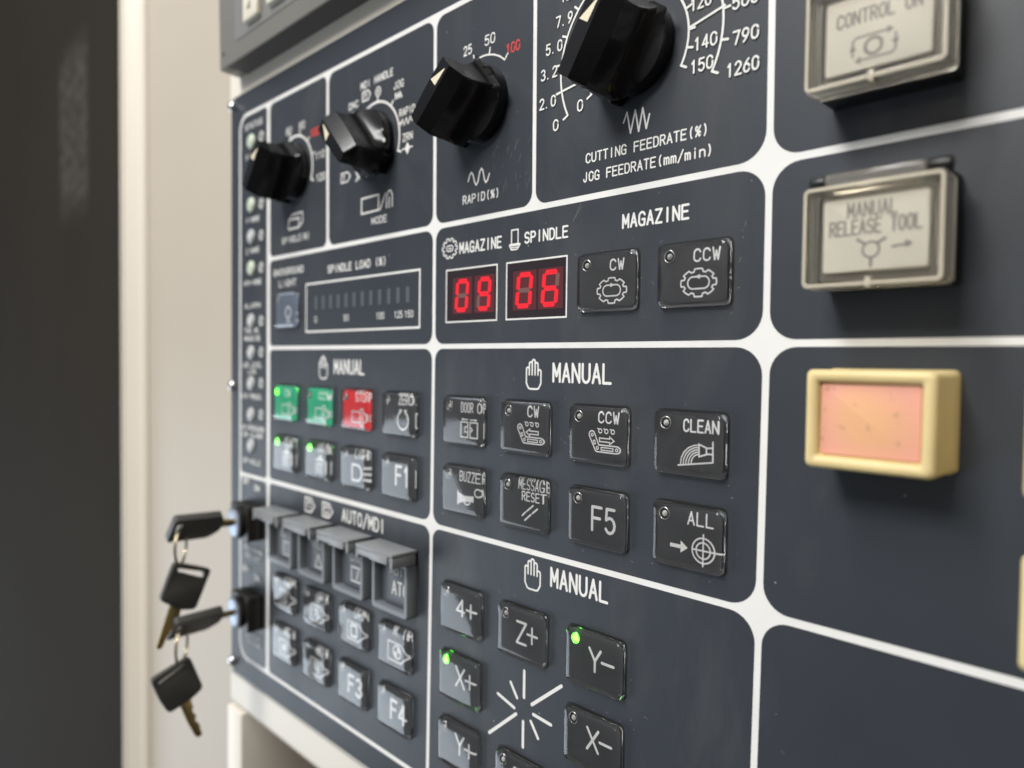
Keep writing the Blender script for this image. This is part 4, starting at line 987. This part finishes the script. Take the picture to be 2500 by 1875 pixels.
# ------------------------------------------------------------------ guarded buttons
def guarded(cx, cy, label, legend, lidtilt=0.):
    t = thing("guarded_button", label, "button", (cx, cy, .1), "grey buttons with raised flip guards")
    mb = MB()
    out = rrect(-14.2, 14.2, -12.4, 12.6, 1.8); inn = rrect(-11.6, 11.6, -9.8, 10.4, 1.0)
    n = len(out)
    mb.loft([[(x, y, 0) for x, y in out], [(x, y, 4.6) for x, y in out], [(x * .965, y * .965, 5.3) for x, y in out],
             [(x * 1.02, y * 1.02, 5.3) for x, y in inn], [(x, y, 4.8) for x, y in inn], [(x, y, .3) for x, y in inn]], True, True)
    mb.build("guard_frame", GUARD, t, smooth=40)
    mb = MB(); mb.loft([[(x, y, h) for x, y in rrect(-9.6, 11.3, -9.0, 9.8, .8)] for h in (.32, 2.4)])
    bt = mb.build("button_face", GUARDBTN, t, bevel=.5)
    mb = MB(); legend(mb); mb.build("legend", PRINT, bt)
    # lid hinged above the frame, standing out from the panel
    mb = MB()
    mb.box(-14.2, 15.2, 17.6, 19.4, .4, 14.4)
    mb.box(-14.2, -12.2, 12.8, 17.65, 1.2, 14.3); mb.box(13.2, 15.2, 12.8, 17.65, 1.2, 14.3); mb.box(-12.3, 13.3, 14.4, 17.65, 12.2, 14.35)
    lid = mb.build("flip_lid", GUARDLID, t, bevel=.5)
    lid.rotation_euler = (math.radians(lidtilt), 0, 0)
    mb = MB(); mb.box(-1.5, 12.5, 14.4, 18.2, 14.0, 15.4)
    mb.build("lid_tab", GUARDLID, lid, bevel=.5)
    mb = MB(); mb.box(-13.6, 13.6, 12.7, 17.4, .0, 3.4); mb.build("hinge_block", GUARD, t, bevel=.5)
    return t
gh = 2.45
guarded(-132.2, -111.2, "grey guarded button with its lid up, next to the upper key switch", lambda mb: (text(mb, "EDIT", -3, 9, 4.2, 3.4, .5, gh), mb.stroke([(0, -6), (0, 1), (7, 1), (7, -6)], .6, gh, True)))
guarded(-96.8, -111.2, "grey guarded button with lid up above the OPT button", lambda mb: (text(mb, "MEM", -1, 9, 4.2, 3.4, .5, gh), mb.stroke([(0, -6), (3.5, 1), (7, -6), (0, -6)], .6, gh)))
guarded(-60.8, -111.2, "grey guarded button with a square screen symbol and lid up", lambda mb: (text(mb, "DNC", -1, 9, 4.6, 3.2, .5, gh), mb.stroke([(-.5, -5.4), (-.5, 1.6), (8.2, 1.6), (8.2, -5.4)], .7, gh, True), mb.stroke([(4.4, -4), (6, .4)], .7, gh)))
guarded(-25.0, -111.2, "grey guarded button reading ATC with lid up, under AUTO/MDI", lambda mb: (text(mb, "ATC", -1.2, 10.6, -3.8, 6.0, .8, gh), text(mb, "MDI", -3, 7, 5.4, 3.0, .5, gh)))

# ------------------------------------------------------------------ key switches, keys and rings
def key_switch(cx, cy, label):
    t = thing("key_switch", label, "key switch", (cx, cy, .1), "black key switches at the panel's left side")
    mb = MB(); mb.loft([[(x, y, h) for x, y in rrect(-12, 12, -10.6, 10.6, 1.0)] for h in (0, 9.9)])
    mb.build("switch_body", SWBODY, t, bevel=.6)
    mb = MB(); mb.lathe(0, 0, [(9.6, 9.92), (9.6, 12.4), (9.2, 13.0), (8.3, 13.2)], 40)
    mb.build("lock_ring", BLACKPL, t, smooth=40)
    mb = MB(); mb.lathe(0, 0, [(8.1, 13.22), (8.0, 13.7), (7.6, 13.9)], 40)
    mb.build("lock_face", LOCKFACE, t, smooth=40)
    return t
key_switch(-174, -105, "black key switch with a key in it, upper one beside the guarded buttons")
key_switch(-174, -159.5, "black key switch with a key in it, lower one near the panel corner")

def slab(mb, outline, hole, thick, place):
    """plate with one hole; outline and hole are (u, v) loops, placed in space by place(u, v, w)"""
    import mathutils.geometry as mg
    bm = bmesh.new()
    lo = [bm.verts.new(place(u, v, -thick / 2)) for u, v in outline]; hi = [bm.verts.new(place(u, v, thick / 2)) for u, v in outline]
    lh = [bm.verts.new(place(u, v, -thick / 2)) for u, v in hole]; hh = [bm.verts.new(place(u, v, thick / 2)) for u, v in hole]
    loops = [[Vector((u, v, 0)) for u, v in outline]] + ([[Vector((u, v, 0)) for u, v in hole]] if hole else [])
    tris = mg.tessellate_polygon(loops)
    for tr in tris:
        bm.faces.new([(lo + lh)[i] for i in tr]); bm.faces.new([(hi + hh)[i] for i in reversed(tr)])
    for a, b in ((lo, hi), (lh, hh)):
        n = len(a)
        for i in range(n): bm.faces.new((a[i], a[(i + 1) % n], b[(i + 1) % n], b[i]))
    bmesh.ops.recalc_face_normals(bm, faces=bm.faces)
    vs = [v.co.copy() for v in bm.verts]; bm.verts.index_update()
    mb.add([tuple(v) for v in vs], [tuple(v.index for v in f.verts) for f in bm.faces]); bm.free()

def rounded(pts, r, n=3):
    out = []
    N_ = len(pts)
    for i in range(N_):
        p = Vector(pts[i]); a = (Vector(pts[i - 1]) - p); b = (Vector(pts[(i + 1) % N_]) - p)
        q = min(r, a.length * .45, b.length * .45)
        s = p + a.normalized() * q; e = p + b.normalized() * q
        for k in range(n + 1):
            t_ = k / n; out.append(tuple((s * (1 - t_) ** 2 + p * 2 * t_ * (1 - t_) + e * t_ ** 2)))
    return out

def key_in_lock(cx, cy, ang, droop, label):
    t = thing("key", label, "key", (cx, cy, 14), "black headed brass keys of the panel")
    ca, sa = math.cos(math.radians(ang)), math.sin(math.radians(ang))
    td = math.tan(math.radians(droop))
    # u runs out of the panel, v across the bow
    pl = lambda u, v, w: (v * ca - w * sa, v * sa + w * ca + u * td, u)
    mb = MB()
    slab(mb, rounded([(36, -10.2), (36, 10.2), (9, 10.2), (7.2, 4), (7.2, -4), (13, -10.2)], 2.0), rounded([(33.6, -6.4), (33.6, 6.4), (30.4, 6.4), (30.4, -6.4)], 1.0), 4.4, pl)
    mb.build("key_bow", BOW, t, bevel=.35)
    mb = MB(); slab(mb, [(8.5, -2.9), (8.5, 2.9), (-.05, 2.9), (-.05, -2.9)], [], 1.8, pl)
    mb.build("key_blade", BRASS, t, bevel=.2)
    return t
key_in_lock(-174, -104.6, 46, 2.0, "black headed key standing in the upper lock")
key_in_lock(-174, -159.4, 42, -2.0, "black headed key standing in the lower lock")

def ring(cx, cy, ch, R, label, tilt):
    t = MB()
    for q in (0, 1):
        n, m, r = 44, 8, .42
        base = len(t.v)
        for i in range(n):
            a = 2 * math.pi * i / n
            for j in range(m):
                b = 2 * math.pi * j / m
                x, y, z = (R + r * math.cos(b)) * math.cos(a), (R + r * math.cos(b)) * 1.06 * math.sin(a), r * math.sin(b) + (q - .5) * .9
                c_, s_ = math.cos(math.radians(tilt)), math.sin(math.radians(tilt))
                t.v.append((x * c_ + z * s_, y, -x * s_ + z * c_))
        for i in range(n):
            for j in range(m):
                i2, j2 = (i + 1) % n, (j + 1) % m
                t.f.append((base + i * m + j, base + i2 * m + j, base + i2 * m + j2, base + i * m + j2))
    o = t.build("key_ring", NICKEL, None, smooth=60)
    o.location = W(cx, cy, ch)
    o["label"] = label; o["category"] = "key ring"; o["group"] = "wire rings joining the keys"
    return o
ring(-170, -113.0, 45.6, 9.6, "thin wire ring hanging from the upper lock's key", -38)
ring(-170, -170.0, 45.2, 9.8, "thin wire ring hanging from the lower lock's key", -38)

def hanging_key(x, outline, hole, blade, label):
    cu = sum(p[0] for p in outline) / len(outline); cv = sum(p[1] for p in outline) / len(outline)
    t = thing("key", label, "key", (x, cv, cu), "black headed brass keys of the panel")
    pl = lambda u, v, w: (w, v - cv, u - cu)
    mb = MB(); slab(mb, rounded(outline, 2.4), rounded(hole, 1.0), 3.4, pl); mb.build("key_bow", BOW, t, bevel=.5)
    mb = MB(); slab(mb, blade, [], 1.6, pl); mb.build("key_blade", BRASS, t, bevel=.15)
    return t
hanging_key(-171, [(49, -121.2), (28.3, -129.2), (37.6, -150.8), (45.6, -149.4), (57.0, -141.6)], [(47.4, -125.2), (32.8, -129.8), (32.2, -134.0), (47.2, -127.2)],
            [(50.8, -145), (44.8, -147.5), (46.3, -153), (48.3, -156.5), (49.6, -158.8), (51.4, -161.5), (53.0, -163.0), (55.4, -168.4), (57.4, -169.2), (58.6, -167.4), (55.4, -158.0)],
            "spare black headed key hanging from the upper ring, its brass blade pointing down left")
hanging_key(-171, [(62, -185), (40.8, -177.4), (33.1, -197.8), (40.2, -202.4), (52.4, -206.8), (57.0, -198)], [(58.2, -187.6), (44.0, -180.6), (43.3, -182.2), (57.4, -189.6)],
            [(46.6, -203), (40.2, -202.0), (38.6, -207.4), (39.2, -210), (37.0, -213), (37.4, -216), (35.0, -219), (34.4, -222.6), (33.4, -225.2), (35.4, -226.6), (37.2, -225.6), (41.6, -216)],
            "spare black headed key hanging from the lower ring, its notched blade pointing down right")
